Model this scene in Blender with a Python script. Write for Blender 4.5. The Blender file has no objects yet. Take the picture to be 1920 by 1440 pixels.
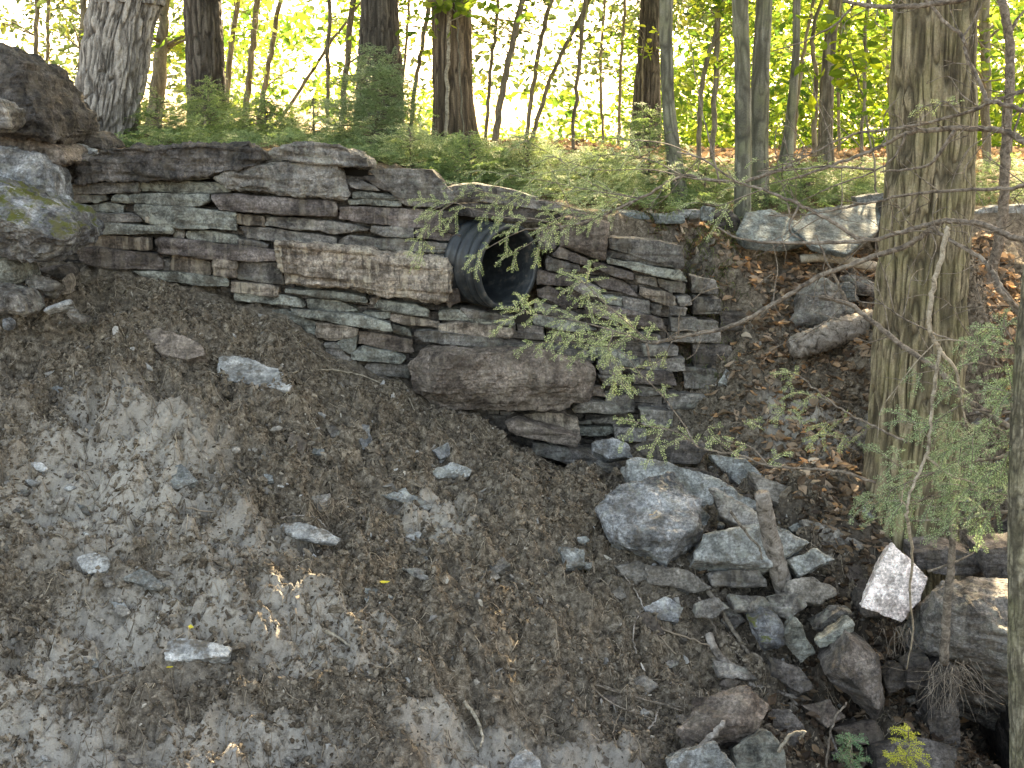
import bpy, bmesh, math, random
import numpy as np
from mathutils import Vector
random.seed(11)
RNG = np.random.default_rng(11)
SC = bpy.context.scene
COL = SC.collection

# ---------------------------------------------------------------- camera, sky, sun, exposure
F = 2318.0                      # focal length in photograph pixels (1920 wide)
PITCH = math.atan(450 / F)      # the horizon lies 450 px above the middle of the picture
cam_d = bpy.data.cameras.new('camera'); cam_d.sensor_width = 36; cam_d.lens = 36 * F / 1920
cam_d.clip_start = 0.05; cam_d.clip_end = 3000
cam = bpy.data.objects.new('camera', cam_d); COL.objects.link(cam)
cam.location = (0, 0, 0); cam.rotation_euler = (math.pi / 2 - PITCH, 0, 0)
SC.camera = cam

SUN_AZ = math.radians(20)       # clockwise from +Y: behind the wood, to the right
SUN_EL = math.radians(38)
w = bpy.data.worlds.new('World'); SC.world = w; w.use_nodes = True
wn = w.node_tree
sky = wn.nodes.new('ShaderNodeTexSky'); sky.sky_type = 'NISHITA'; sky.sun_disc = False
sky.sun_elevation = SUN_EL; sky.sun_rotation = SUN_AZ; sky.air_density = .8; sky.dust_density = 4; sky.ozone_density = 0
bg = wn.nodes['Background']; bg.inputs['Strength'].default_value = 0.15
wn.links.new(sky.outputs[0], bg.inputs[0])
sd = bpy.data.lights.new('sun', 'SUN'); sd.energy = 4.5; sd.angle = math.radians(0.5); sd.color = (1, .93, .8)
so = bpy.data.objects.new('sun', sd); COL.objects.link(so)
to_sun = Vector((math.sin(SUN_AZ) * math.cos(SUN_EL), math.cos(SUN_AZ) * math.cos(SUN_EL), math.sin(SUN_EL)))
so.rotation_euler = to_sun.to_track_quat('Z', 'Y').to_euler(); so.location = (0, 0, 30)
vs = SC.view_settings
vs.view_transform = 'Standard'; vs.look = 'None'; vs.exposure = 2.92; vs.use_white_balance = True; vs.white_balance_temperature = 9300; vs.white_balance_tint = 8; vs.gamma = 1; vs.use_curve_mapping = False
SC.cycles.max_bounces = 8; SC.cycles.transparent_max_bounces = 4

# ---------------------------------------------------------------- helpers
CP, SP = math.cos(PITCH), math.sin(PITCH)
def P(px, py, Y):
    """world point seen at photograph pixel (px,py) at distance Y along the ground"""
    a = (px - 960) / F; b = (720 - py) / F
    dy = CP + b * SP; dz = -SP + b * CP
    return np.array([a * Y / dy, Y, dz * Y / dy])

def hash3(ix, iy, iz, seed):
    h = (ix.astype(np.uint32) * np.uint32(374761393) + iy.astype(np.uint32) * np.uint32(668265263)
         + iz.astype(np.uint32) * np.uint32(2246822519) + np.uint32((seed * 3266489917) & 0xffffffff))
    h ^= h >> np.uint32(13); h *= np.uint32(1274126177); h ^= h >> np.uint32(16)
    h *= np.uint32(2654435761); h ^= h >> np.uint32(15)
    return h.astype(np.float32) / np.float32(4294967295.0)
def vnoise(p, seed=0):
    p = np.asarray(p, dtype=np.float64)
    i = np.floor(p).astype(np.int64); f = p - i; u = f * f * f * (f * (f * 6 - 15) + 10)
    r = 0
    for dx in (0, 1):
        for dy in (0, 1):
            for dz in (0, 1):
                wt = (u[:, 0] if dx else 1 - u[:, 0]) * (u[:, 1] if dy else 1 - u[:, 1]) * (u[:, 2] if dz else 1 - u[:, 2])
                r = r + wt * hash3(i[:, 0] + dx, i[:, 1] + dy, i[:, 2] + dz, seed)
    return r * 2 - 1
def fbm(p, octv=4, seed=0, lac=2.03, gain=.5):
    r = 0; a = 1.0; p = np.asarray(p, dtype=np.float64)
    for k in range(octv):
        r = r + a * vnoise(p, seed + k * 17); p = p * lac + 3.7; a *= gain
    return r
def ridged(p, octv=3, seed=0):
    r = 0; a = 1.0
    for k in range(octv):
        r = r + a * (1 - 2 * np.abs(vnoise(p, seed + 31 * k))); p = p * 2.1 + 1.3; a *= .5
    return r
def sstep(a, b, x):
    t = np.clip((x - a) / (b - a), 0, 1); return t * t * (3 - 2 * t)

def build_mesh(name, v, faces, smooth=True):
    """v (N,3); faces: list of (M,k) int arrays"""
    v = np.ascontiguousarray(v, dtype=np.float32)
    me = bpy.data.meshes.new(name)
    me.vertices.add(len(v)); me.vertices.foreach_set('co', v.ravel())
    faces = [np.asarray(f, dtype=np.int32) for f in faces if len(f)]
    nl = sum(f.size for f in faces); npoly = sum(len(f) for f in faces)
    me.loops.add(nl); me.polygons.add(npoly)
    me.loops.foreach_set('vertex_index', np.concatenate([f.ravel() for f in faces]))
    st = []; o = 0
    for f in faces:
        st.append(o + np.arange(len(f)) * f.shape[1]); o += f.size
    me.polygons.foreach_set('loop_start', np.concatenate(st).astype(np.int32))
    me.polygons.foreach_set('use_smooth', np.full(npoly, smooth, dtype=bool))
    me.update(calc_edges=True); me.validate()
    return me
def link(name, me, mat, parent=None, origin=None):
    o = bpy.data.objects.new(name, me); COL.objects.link(o)
    if me is not None and mat is not None: me.materials.append(mat)
    if parent is not None:
        o.parent = parent
        # parents are unrotated empties: keep world coordinates
        o.location = -Vector(parent.location)
    elif origin is not None and me is not None:
        og = np.asarray(origin, dtype=np.float32)
        c = np.empty(len(me.vertices) * 3, dtype=np.float32); me.vertices.foreach_get('co', c)
        me.vertices.foreach_set('co', (c.reshape(-1, 3) - og).ravel()); me.update()
        o.location = Vector([float(x) for x in og])
    return o
def tag(o, label, cat, group=None, kind=None):
    if label: o['label'] = label
    if cat: o['category'] = cat
    if group: o['group'] = group
    if kind: o['kind'] = kind
    elif o.parent is None: o['kind'] = 'thing'
    return o
def thing(name, loc, label, cat, group=None):
    o = bpy.data.objects.new(name, None); COL.objects.link(o); o.location = Vector([float(x) for x in loc])
    o.empty_display_size = .1
    return tag(o, label, cat, group)
def nums(s): 
    a = [float(t) for t in s.replace(',', ' ').split()]
    return [(a[i], a[i + 1]) for i in range(0, len(a), 2)]
def tile(ox, oy, sc, s): return [(ox + x / sc, oy + y / sc) for x, y in nums(s)]

# ---------------------------------------------------------------- materials
def newmat(name):
    m = bpy.data.materials.new(name); m.use_nodes = True
    nt = m.node_tree; b = nt.nodes['Principled BSDF']
    b.inputs['Roughness'].default_value = .9
    b.inputs['Specular IOR Level'].default_value = .25
    return m, nt, b
def N(nt, t, **kw):
    n = nt.nodes.new(t)
    for k, v in kw.items(): setattr(n, k, v)
    return n
def rgba(c): return (c[0], c[1], c[2], 1)
def noise(nt, vec, scale, detail=5, rough=.6, dist=0):
    n = N(nt, 'ShaderNodeTexNoise'); n.inputs['Scale'].default_value = scale
    n.inputs['Detail'].default_value = detail; n.inputs['Roughness'].default_value = rough; n.inputs['Distortion'].default_value = dist
    nt.links.new(vec, n.inputs['Vector']); return n.outputs['Fac']
def mapping(nt, vec, scale, rot=(0, 0, 0)):
    n = N(nt, 'ShaderNodeMapping'); n.inputs['Scale'].default_value = scale; n.inputs['Rotation'].default_value = rot
    nt.links.new(vec, n.inputs['Vector']); return n.outputs[0]
def ramp(nt, fac, stops, interp='LINEAR'):
    n = N(nt, 'ShaderNodeValToRGB'); n.color_ramp.interpolation = interp
    e = n.color_ramp.elements
    while len(e) < len(stops): e.new(.5)
    for k, (p, c) in enumerate(stops):
        e[k].position = p; e[k].color = rgba(c) if not isinstance(c, (int, float)) else (c, c, c, 1)
    nt.links.new(fac, n.inputs[0]); return n.outputs['Color']
def mix(nt, fac, a, b, mode='MIX'):
    n = N(nt, 'ShaderNodeMix', data_type='RGBA', blend_type=mode)
    for s, val in ((n.inputs[0], fac), (n.inputs[6], a), (n.inputs[7], b)):
        if hasattr(val, 'links') or hasattr(val, 'is_linked'): nt.links.new(val, s)
        elif isinstance(val, (int, float)): s.default_value = val
        else: s.default_value = rgba(val)
    return n.outputs[2]
def math_(nt, op, a, b=0.0):
    n = N(nt, 'ShaderNodeMath', operation=op)
    for s, val in ((n.inputs[0], a), (n.inputs[1], b)):
        if isinstance(val, (int, float)): s.default_value = val
        else: nt.links.new(val, s)
    return n.outputs[0]
def bump(nt, b, h, strength=.5, dist=.01):
    n = N(nt, 'ShaderNodeBump'); n.inputs['Strength'].default_value = strength; n.inputs['Distance'].default_value = dist
    nt.links.new(h, n.inputs['Height']); nt.links.new(n.outputs[0], b.inputs['Normal'])
def geo(nt): return N(nt, 'ShaderNodeNewGeometry')

def rock_mat(name, base, dark, light, lichen=0.0, streak=0.0, moss=0.0, wet=.0, rough=.88, speck=.8, soil=.5):
    m, nt, b = newmat(name); g = geo(nt); pos = g.outputs['Position']
    oi = N(nt, 'ShaderNodeObjectInfo')
    n1 = noise(nt, pos, 5, 6, .62, .6)
    c = ramp(nt, n1, [(.38, dark), (.5, base), (.62, light)])
    # strata along the bedding
    st = noise(nt, mapping(nt, pos, (2.5, 2.5, 38), (.12, .1, 0)), 1, 4, .6, .3)
    c = mix(nt, math_(nt, 'MULTIPLY', ramp(nt, st, [(.46, 0), (.58, 1)]), .28), c, dark)
    fine = noise(nt, pos, 70, 5, .7)
    c = mix(nt, speck, c, ramp(nt, fine, [(.32, .3), (.5, 1.0), (.68, 1.75)]), 'MULTIPLY')
    c = mix(nt, .7, c, ramp(nt, noise(nt, pos, 24, 6, .72, .5), [(.36, .45), (.5, 1.0), (.64, 1.5)]), 'MULTIPLY')
    if streak:
        sv = noise(nt, mapping(nt, pos, (17, 17, 1.6)), 1, 4, .6, .4)
        c = mix(nt, math_(nt, 'MULTIPLY', ramp(nt, sv, [(.53, 0), (.62, 1)]), streak), c, (.46, .4, .31))
        sv2 = noise(nt, mapping(nt, pos, (26, 26, 1.2)), 1.3, 3, .6, .3)
        c = mix(nt, math_(nt, 'MULTIPLY', ramp(nt, sv2, [(.55, 0), (.64, 1)]), streak * .9), c, (.045, .04, .036))
    if lichen:
        lv = noise(nt, pos, 9, 6, .72, 1.2)
        c = mix(nt, math_(nt, 'MULTIPLY', ramp(nt, lv, [(.52, 0), (.6, 1)]), lichen), c, (.33, .34, .285))
    if moss:
        sx = N(nt, 'ShaderNodeSeparateXYZ'); nt.links.new(g.outputs['Normal'], sx.inputs[0])
        up = ramp(nt, sx.outputs[2], [(.05, 0), (.5, 1)])
        mv = noise(nt, pos, 6, 5, .65)
        mk = math_(nt, 'MULTIPLY', up, ramp(nt, mv, [(.49, 0), (.55, 1)]))
        c = mix(nt, math_(nt, 'MULTIPLY', mk, moss), c, mix(nt, fine, (.035, .04, .008), (.14, .15, .03)))
    rnd = math_(nt, 'ADD', math_(nt, 'MULTIPLY', oi.outputs['Random'], .5), .76)
    cc = N(nt, 'ShaderNodeCombineColor'); [nt.links.new(rnd, s) for s in cc.inputs[:3]]
    c = mix(nt, 1.0, c, cc.outputs[0], 'MULTIPLY')
    # soil caught on the top faces and in the pits
    dn = noise(nt, pos, 13, 5, .7)
    c = mix(nt, math_(nt, 'MULTIPLY', ramp(nt, dn, [(.5, 0), (.62, 1)]), soil), c, (.11, .092, .07))
    nt.links.new(c, b.inputs['Base Color']); b.inputs['Roughness'].default_value = rough
    h = math_(nt, 'ADD', math_(nt, 'MULTIPLY', fine, .6), math_(nt, 'MULTIPLY', st, .9))
    bump(nt, b, h, 1.0, .02)
    return m
M = {}
M['grey'] = rock_mat('grey_brown_stone', (.168, .156, .143), (.058, .053, .049), (.29, .272, .25), lichen=.35, streak=.2)
M['green'] = rock_mat('lichen_green_stone', (.185, .19, .168), (.068, .069, .06), (.31, .32, .285), lichen=.75, streak=.1)
M['purple'] = rock_mat('purple_brown_stone', (.155, .132, .123), (.065, .055, .051), (.235, .205, .19), streak=.2)
M['tan'] = rock_mat('tan_streaked_stone', (.27, .225, .185), (.09, .072, .057), (.4, .345, .285), streak=.65)
M['brown'] = rock_mat('rusty_brown_stone', (.15, .122, .102), (.07, .056, .048), (.24, .2, .17), streak=.15)
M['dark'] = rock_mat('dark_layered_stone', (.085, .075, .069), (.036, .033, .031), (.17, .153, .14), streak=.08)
M['blue'] = rock_mat('blue_grey_stone', (.19, .195, .2), (.08, .082, .085), (.38, .39, .4), lichen=.3)
M['mossy'] = rock_mat('blue_grey_mossy_stone', (.14, .145, .155), (.055, .055, .058), (.34, .35, .36), lichen=.25, moss=.95)
M['pale'] = rock_mat('pale_slate', (.34, .345, .34), (.15, .15, .145), (.5, .5, .49), speck=.6, soil=.8)
M['slab'] = rock_mat('grey_slate', (.235, .245, .24), (.12, .125, .12), (.34, .35, .34), lichen=.3, soil=.7)
M['dust'] = rock_mat('dirt_dusted_stone', (.22, .2, .175), (.1, .088, .075), (.34, .315, .28), speck=.7)
M['slate'] = rock_mat('green_grey_slate', (.165, .185, .18), (.08, .09, .088), (.25, .275, .265), lichen=.2)
M['white'] = rock_mat('sun_brightened_pinkish_stone', (.68, .6, .57), (.36, .29, .27), (.82, .75, .72), speck=.85)  # pinkish pale stone, its sunlight painted in as extra brightness

def dirt_material():
    m, nt, b = newmat('crumbly_dirt'); g = geo(nt); pos = g.outputs['Position']
    at = N(nt, 'ShaderNodeAttribute'); at.attribute_name = 'floor'
    aw = N(nt, 'ShaderNodeAttribute'); aw.attribute_name = 'damp'
    ap = N(nt, 'ShaderNodeAttribute'); ap.attribute_name = 'packed'
    n1 = noise(nt, pos, 26, 7, .72, .3)
    c = ramp(nt, n1, [(.35, (.036, .028, .02)), (.5, (.165, .134, .1)), (.65, (.36, .31, .245))])
    n2 = noise(nt, pos, 130, 4, .7)
    c = mix(nt, .7, c, ramp(nt, n2, [(.3, .45), (.5, 1.0), (.7, 1.6)]), 'MULTIPLY')
    n3 = noise(nt, pos, 2.3, 5, .65, .5)
    pk = math_(nt, 'MULTIPLY', ap.outputs['Fac'], ramp(nt, noise(nt, pos, 19, 6, .7, .4), [(.36, 0), (.5, 1)]))
    c = mix(nt, math_(nt, 'MULTIPLY', pk, .8), c, mix(nt, n2, (.36, .33, .285), (.6, .56, .5)))
    c = mix(nt, math_(nt, 'MULTIPLY', ramp(nt, n3, [(.4, 0), (.62, 1)]), .35), c, (.13, .115, .1))
    c = mix(nt, aw.outputs['Fac'], c, mix(nt, n1, (.03, .025, .02), (.12, .1, .08)))
    fl = mix(nt, noise(nt, pos, 30, 5, .7), (.06, .042, .026), (.22, .155, .095))
    c = mix(nt, at.outputs['Fac'], c, fl)
    nt.links.new(c, b.inputs['Base Color']); b.inputs['Roughness'].default_value = .95
    b.inputs['Specular IOR Level'].default_value = .12
    bump(nt, b, math_(nt, 'ADD', n1, math_(nt, 'MULTIPLY', n2, .5)), 1.0, .018)
    return m
M['dirt'] = dirt_material()
def island_mat(name, stops, rough=.9, trans=0.0, tcol=None, spec=.2, noise_scale=0):
    m, nt, b = newmat(name); g = geo(nt)
    c = ramp(nt, g.outputs['Random Per Island'], stops)
    if noise_scale:
        c = mix(nt, .7, c, ramp(nt, noise(nt, g.outputs['Position'], noise_scale, 4, .7), [(.3, .5), (.5, 1.0), (.7, 1.5)]), 'MULTIPLY')
    nt.links.new(c, b.inputs['Base Color']); b.inputs['Roughness'].default_value = rough
    b.inputs['Specular IOR Level'].default_value = spec
    if trans:
        t = N(nt, 'ShaderNodeBsdfTranslucent')
        tc = mix(nt, 1.0, c, tcol or (1.5, 1.5, 1.2), 'MULTIPLY'); nt.links.new(tc, t.inputs[0])
        ms = N(nt, 'ShaderNodeMixShader'); ms.inputs[0].default_value = trans
        nt.links.new(b.outputs[0], ms.inputs[1]); nt.links.new(t.outputs[0], ms.inputs[2])
        nt.links.new(ms.outputs[0], nt.nodes['Material Output'].inputs[0])
    return m
M['crumb'] = island_mat('dirt_crumbs', [(0, (.045, .035, .026)), (.5, (.13, .105, .078)), (.9, (.21, .175, .135)), (.98, (.29, .25, .2)), (1, (.4, .365, .31))], noise_scale=90)
M['lump'] = island_mat('dirt_lumps', [(0, (.07, .056, .042)), (.5, (.145, .118, .089)), (1, (.22, .187, .148))], noise_scale=60)
M['chip'] = island_mat('stone_chips', [(0, (.12, .11, .1)), (.6, (.22, .21, .195)), (1, (.42, .41, .39))], noise_scale=60)
M['fiber'] = island_mat('root_fibres', [(0, (.1, .078, .056)), (.6, (.23, .185, .14)), (1, (.45, .38, .29))])
M['leaf'] = island_mat('yellow_green_leaves', [(0, (.045, .095, .02)), (.4, (.11, .17, .03)), (.75, (.21, .26, .045)), (1, (.33, .34, .07))], .6, .5, (1.45, 1.6, 1.2))
M['leaf2'] = island_mat('green_leaves', [(0, (.05, .1, .02)), (.5, (.11, .17, .025)), (1, (.25, .28, .03))], .6, .5, (1.5, 1.6, 1.0))
M['leaf3'] = island_mat('dull_green_leaves', [(0, (.04, .06, .03)), (.6, (.075, .1, .04)), (1, (.2, .2, .05))], .6, .35, (1.3, 1.4, 1.0))
M['litter'] = island_mat('dead_leaves', [(0, (.09, .06, .04)), (.4, (.24, .175, .12)), (.8, (.45, .34, .25)), (.92, (.5, .27, .12)), (1, (.62, .54, .43))], .75, .25, (1.1, 1.0, .9))
M['needle'] = island_mat('hemlock_needles', [(0, (.16, .21, .09)), (.5, (.32, .38, .18)), (1, (.54, .58, .32))], .55, .3, (1.3, 1.4, 1.0))
M['needle_g'] = island_mat('grey_green_needles', [(0, (.1, .155, .08)), (.5, (.2, .275, .145)), (1, (.36, .44, .26))], .55, .3, (1.2, 1.3, 1.05))
M['needle_d'] = island_mat('dark_hemlock_needles', [(0, (.085, .14, .06)), (.5, (.19, .27, .115)), (1, (.34, .41, .18))], .6, .3, (1.3, 1.4, 1.0))
M['needle_y'] = island_mat('yellow_needles', [(0, (.3, .34, .04)), (1, (.55, .55, .1))], .55, .35, (1.3, 1.3, 1.0))
M['needle_b'] = island_mat('blue_green_needles', [(0, (.06, .13, .07)), (1, (.17, .28, .15))], .55, .3, (1.3, 1.4, 1.0))
M['grass'] = island_mat('grass_blades', [(0, (.05, .08, .02)), (.6, (.13, .17, .05)), (1, (.3, .34, .1))], .6, .3)
M['litter2'] = island_mat('brown_leaf_litter', [(0, (.07, .05, .035)), (.6, (.19, .135, .09)), (.93, (.32, .24, .16)), (1, (.4, .2, .09))], .8, .2, (1.1, 1.0, .9))
M['yleaf'] = island_mat('fresh_yellow_leaf', [(0, (.75, .65, .08)), (1, (.8, .68, .1))], .5, .3)
M['oleaf'] = island_mat('tan_leaf', [(0, (.5, .36, .2)), (1, (.55, .42, .26))], .6, .2)

def bark_mat(name, base, dark, light, sx=26, sz=2.2, tint=None, tamt=0, strength=.8):
    m, nt, b = newmat(name); g = geo(nt); pos = g.outputs['Position']
    at = N(nt, 'ShaderNodeAttribute'); at.attribute_name = 'groove'
    n1 = noise(nt, mapping(nt, pos, (sx, sx, sz)), 1, 5, .62, .8)
    c = ramp(nt, n1, [(.34, dark), (.48, base), (.66, light)])
    f = noise(nt, pos, 90, 4, .7)
    c = mix(nt, .6, c, ramp(nt, f, [(.3, .5), (.5, 1.0), (.7, 1.5)]), 'MULTIPLY')
    if tint:
        c = mix(nt, math_(nt, 'MULTIPLY', ramp(nt, noise(nt, pos, 5, 5, .7, .4), [(.42, 0), (.6, 1)]), tamt), c, tint)
    c = mix(nt, math_(nt, 'MULTIPLY', at.outputs['Fac'], .86), c, mix(nt, .5, dark, (.012, .01, .008)))
    nt.links.new(c, b.inputs['Base Color'])
    bump(nt, b, math_(nt, 'ADD', n1, math_(nt, 'MULTIPLY', f, .35)), strength, .02)
    return m
M['bark_big'] = bark_mat('furrowed_green_tinted_bark', (.235, .192, .125), (.052, .042, .028), (.37, .315, .21), 30, 4.0, (.225, .21, .09), .45)
M['bark_pale'] = bark_mat('pale_grey_ridged_bark', (.31, .285, .255), (.075, .066, .058), (.48, .45, .41), 30, 3.0)
M['bark_dark'] = bark_mat('dark_brown_bark', (.1, .089, .077), (.037, .033, .029), (.19, .172, .15), 30, 2.5)
M['bark_brown'] = bark_mat('warm_brown_bark', (.15, .11, .075), (.05, .037, .026), (.26, .2, .14), 34, 1.4)
M['bark_grey'] = bark_mat('smooth_grey_green_bark', (.17, .165, .13), (.09, .088, .07), (.27, .265, .22), 9, 2.5, (.2, .21, .12), .5, .35)
M['bark_thin'] = bark_mat('dark_sapling_bark', (.15, .135, .1), (.08, .07, .053), (.25, .23, .18), 20, 5, None, 0, .4)
M['bark_moss'] = bark_mat('mossy_yellow_green_bark', (.19, .175, .125), (.07, .063, .048), (.33, .305, .23), 30, 14, (.18, .185, .09), .4)
M['twig'] = bark_mat('brown_twig_bark', (.15, .125, .1), (.06, .05, .042), (.27, .235, .195), 30, 30, None, 0, .4)
M['twig_pale'] = bark_mat('pale_dead_wood', (.29, .25, .19), (.14, .12, .09), (.42, .375, .3), 30, 30, None, 0, .4)
M['wood'] = bark_mat('weathered_wood', (.2, .175, .15), (.05, .042, .036), (.36, .33, .3), 18, 18, None, 0, .7)

def pipe_material():
    m, nt, b = newmat('black_plastic'); pos = geo(nt).outputs['Position']
    n = noise(nt, pos, 14, 5, .7)
    c = ramp(nt, n, [(.4, (.018, .022, .025)), (.56, (.034, .041, .045)), (.64, (.075, .074, .068)), (.78, (.12, .11, .095))])
    nt.links.new(c, b.inputs['Base Color']); b.inputs['Roughness'].default_value = .42
    b.inputs['Specular IOR Level'].default_value = .5
    return m
M['plastic'] = pipe_material()
m_, nt_, b_ = newmat('dark_fill'); b_.inputs['Base Color'].default_value = (.03, .026, .022, 1); M['fill'] = m_

# ---------------------------------------------------------------- terrain
def tps_fit(pts, lam=2e-3):
    pts = np.asarray(pts); xy = pts[:, :2]; z = pts[:, 2]; n = len(xy)
    r2 = ((xy[:, None] - xy[None]) ** 2).sum(-1)
    K = np.where(r2 > 0, .5 * r2 * np.log(np.maximum(r2, 1e-12)), 0) + lam * np.eye(n)
    A = np.zeros((n + 3, n + 3)); A[:n, :n] = K
    A[:n, n] = 1; A[:n, n + 1:] = xy; A[n, :n] = 1; A[n + 1:, :n] = xy.T
    s = np.linalg.solve(A, np.concatenate([z, [0, 0, 0]]))
    return xy, s[:n], s[n:]
def tps_eval(fit, x, y):
    xy, wt, a = fit; out = np.empty(len(x))
    for k in range(0, len(x), 60000):
        xs = x[k:k + 60000]; ys = y[k:k + 60000]
        r2 = (xs[:, None] - xy[None, :, 0]) ** 2 + (ys[:, None] - xy[None, :, 1]) ** 2
        out[k:k + 60000] = (.5 * r2 * np.log(np.maximum(r2, 1e-12))) @ wt + a[0] + a[1] * xs + a[2] * ys
    return out
LOW = """-150 500 7.8; 110 515 7.86; 200 528 7.86; 300 538 7.84; 400 560 7.88; 520 598 7.89; 620 668 7.88; 700 706 7.88; 760 735 7.86; 850 774 7.8; 900 788 7.82;
950 822 7.85; 1050 878 7.88; 1160 914 7.82; 0 570 7.5; -200 650 7.3; 0 650 7.25; 150 650 7.25; 300 680 7.15; -200 900 6.3; 0 800 6.6; 200 850 6.5; 450 800 6.75; 600 770 7.15; 700 850 6.95;
900 900 7.0; 1050 950 6.75; 0 1000 6.0; 300 1000 6.05; 600 1000 6.2; 900 1100 6.1; 1100 1150 6.1; 0 1200 5.5; 400 1200 5.5; 700 1200 5.65;
1000 1300 5.6; 1100 1440 5.3; 900 1440 5.2; 700 1440 5.1; 500 1440 5.05; 250 1440 5; 0 1440 5; -300 1440 5;
1200 1000 6.6; 1350 1060 6.5; 1500 1110 6.4; 1650 1170 6.3; 1300 1200 6.05; 1450 1260 6.0; 1600 1340 5.9; 1720 1300 6.0; 1790 1290 6.9; 1860 1260 7.5; 1910 1330 7.4; 1850 1380 7.0; 1300 1400 5.5;
1450 1430 5.5; 1600 1440 5.6; 1740 1445 5.6; 1850 1455 6.4; 2050 1400 7.0; 1240 880 7.6; 1300 860 7.6; 1400 860 7.45; 1250 806 8.06; 1300 765 8.16; 1330 700 8.25; 1335 640 8.36; 1335 560 8.5; 1320 490 8.65; 1320 430 9.0;
1400 720 8.0; 1400 600 8.4; 1420 500 8.9; 1400 445 9.2; 1500 800 7.75; 1500 700 8.1; 1500 600 8.5; 1520 500 9.0; 1560 465 9.3; 1640 900 7.3; 1640 760 7.75; 1640 600 8.4;
1650 490 9.2; 1700 1010 6.95; 1850 950 6.9; 1850 720 7.6; 1880 580 8.4; 1880 480 9.0; 2100 900 7.0; 2100 600 8.4"""
lowpts = [P(*[float(t) for t in s.split()]) for s in LOW.replace('\n', ' ').split(';')]
for px, py, Y in ((110, 515, 7.86), (400, 552, 7.84), (760, 722, 7.8), (1050, 878, 7.88)):
    p = P(px, py, Y); lowpts.append(np.array([p[0], 8.7, p[2] + .1]))
for x in (-5, -2, 0, 2, 5): lowpts += [np.array([x, 3.8, -3.0 if x < 1 else -3.15]), np.array([x, 2.0, -2.7]), np.array([x, 0, -1.75])]
LOWFIT = tps_fit(lowpts)
UP = """-300 290 8.3; 150 300 8.4; 500 292 8.5; 700 322 8.5; 900 378 8.5; 1100 402 8.6; 1250 405 8.9; 1400 398 9.3; 1600 392 9.6; 1900 385 9.7; 2200 380 9.7; 200 274 10; 700 276 11; 900 280 11.2;
1250 315 12; 1550 310 12; 1850 310 12; 2200 310 12; 300 272 16; 960 275 16; 1500 292 16; 1900 292 16; -300 272 16; 0 272 11"""
uppts = [P(*[float(t) for t in s.split()]) for s in UP.replace('\n', ' ').split(';')]
for x in (-20, -8, 0, 8, 20): uppts += [np.array([x, 24, -.12]), np.array([x, 32, -.2])]
UPFIT = tps_fit(uppts)
def edge(x):
    e = 8.3 + .3 * sstep(.5, 1.15, x) + .45 * sstep(1.15, 1.6, x)
    return e, .25 + .3 * sstep(1.1, 1.6, x)
def Hs(x, y):
    """smooth ground height"""
    x = np.asarray(x, float); y = np.asarray(y, float)
    xc = np.clip(x, -5.5, 5.5); yc = np.clip(y, 0, 9.9)
    zl = tps_eval(LOWFIT, xc, yc)
    zu = tps_eval(UPFIT, np.clip(x, -12, 12), np.clip(y, 8, 30))
    e, wd = edge(x); s = sstep(0, 1, (y - e) / wd)
    z = zl * (1 - s) + zu * s
    z = z - 5.5 * sstep(30, 60, y)
    z = z + sstep(3, 0, y) * 0
    return z
def Hn(x, y):
    """crumbly relief"""
    x = np.asarray(x, float); y = np.asarray(y, float)
    p = np.stack([x, y, np.zeros_like(x)], -1)
    near = sstep(9.4, 8.6, y) * sstep(3.5, 4.6, y) * (1 - .55 * sstep(7.5, 7.8, y) * sstep(1.3, .9, x))
    q = p + .05 * np.stack([vnoise(p * 9, 5), vnoise(p * 9, 6), 0 * x], -1)
    n = .065 * fbm(p * 2.1, 3, 1) + .06 * fbm(q * 5.5, 3, 2) + .026 * np.clip(fbm(q * 17, 3, 3) * 1.7, -1, 1.5) + .017 * ridged(q * 32, 2, 4)
    return n * near + .05 * fbm(p * 1.2, 3, 9) * (1 - near)
def ground_z(x, y): return Hs(x, y) + Hn(x, y)
def hit(px, py, lo=4.0, hi=13.0):
    Y = np.arange(lo, hi, .01); pts = np.array([P(px, py, 1.0)]) * Y[:, None]
    z = Hs(pts[:, 0], pts[:, 1]); k = np.argmax(pts[:, 2] < z)
    return float(Y[k]) if (pts[:, 2] < z).any() else hi

def axis(lo, hi, step, far_lo, far_hi, g=1.25):
    a = list(np.arange(lo, hi, step)); s = step; x = a[-1]
    while x < far_hi: s *= g; x += s; a.append(x)
    s = step; x = a[0]; b = []
    while x > far_lo: s *= g; x -= s; b.append(x)
    return np.array(b[::-1] + a)
gx = axis(-3.6, 3.7, .0135, -700, 700)
gy = axis(4.6, 8.5, .0125, -300, 4.6 + 0)[:-1]
gy2 = axis(gy[-1] + .02, 9.9, .024, gy[-1] + 0.01, 1500, 1.18)
gy = np.concatenate([gy, gy2[gy2 > gy[-1] + .005]])
GX, GY = np.meshgrid(gx, gy); gxf, gyf = GX.ravel(), GY.ravel()
gz = ground_z(gxf, gyf)
nx, ny = len(gx), len(gy)
ii = (np.arange(ny - 1)[:, None] * nx + np.arange(nx - 1)[None]).ravel()
gme = build_mesh('ground', np.stack([gxf, gyf, gz], -1), [np.stack([ii, ii + 1, ii + nx + 1, ii + nx], -1)])
def fattr(me, name, val):
    a = me.attributes.new(name, 'FLOAT', 'POINT'); a.data.foreach_set('value', np.asarray(val, dtype=np.float32))
e_, w_ = edge(gxf)
fattr(gme, 'floor', sstep(0, 1, (gyf - e_ - .15) / .5))
sx_ = gxf / gyf * F + 960   # bearing of each ground point, for laying out where soil gets painted shade, is damp or packed
damp_shade_n = vnoise(np.stack([gxf * 2, gyf * 2, 0 * gxf], -1), 77) * .3
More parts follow.
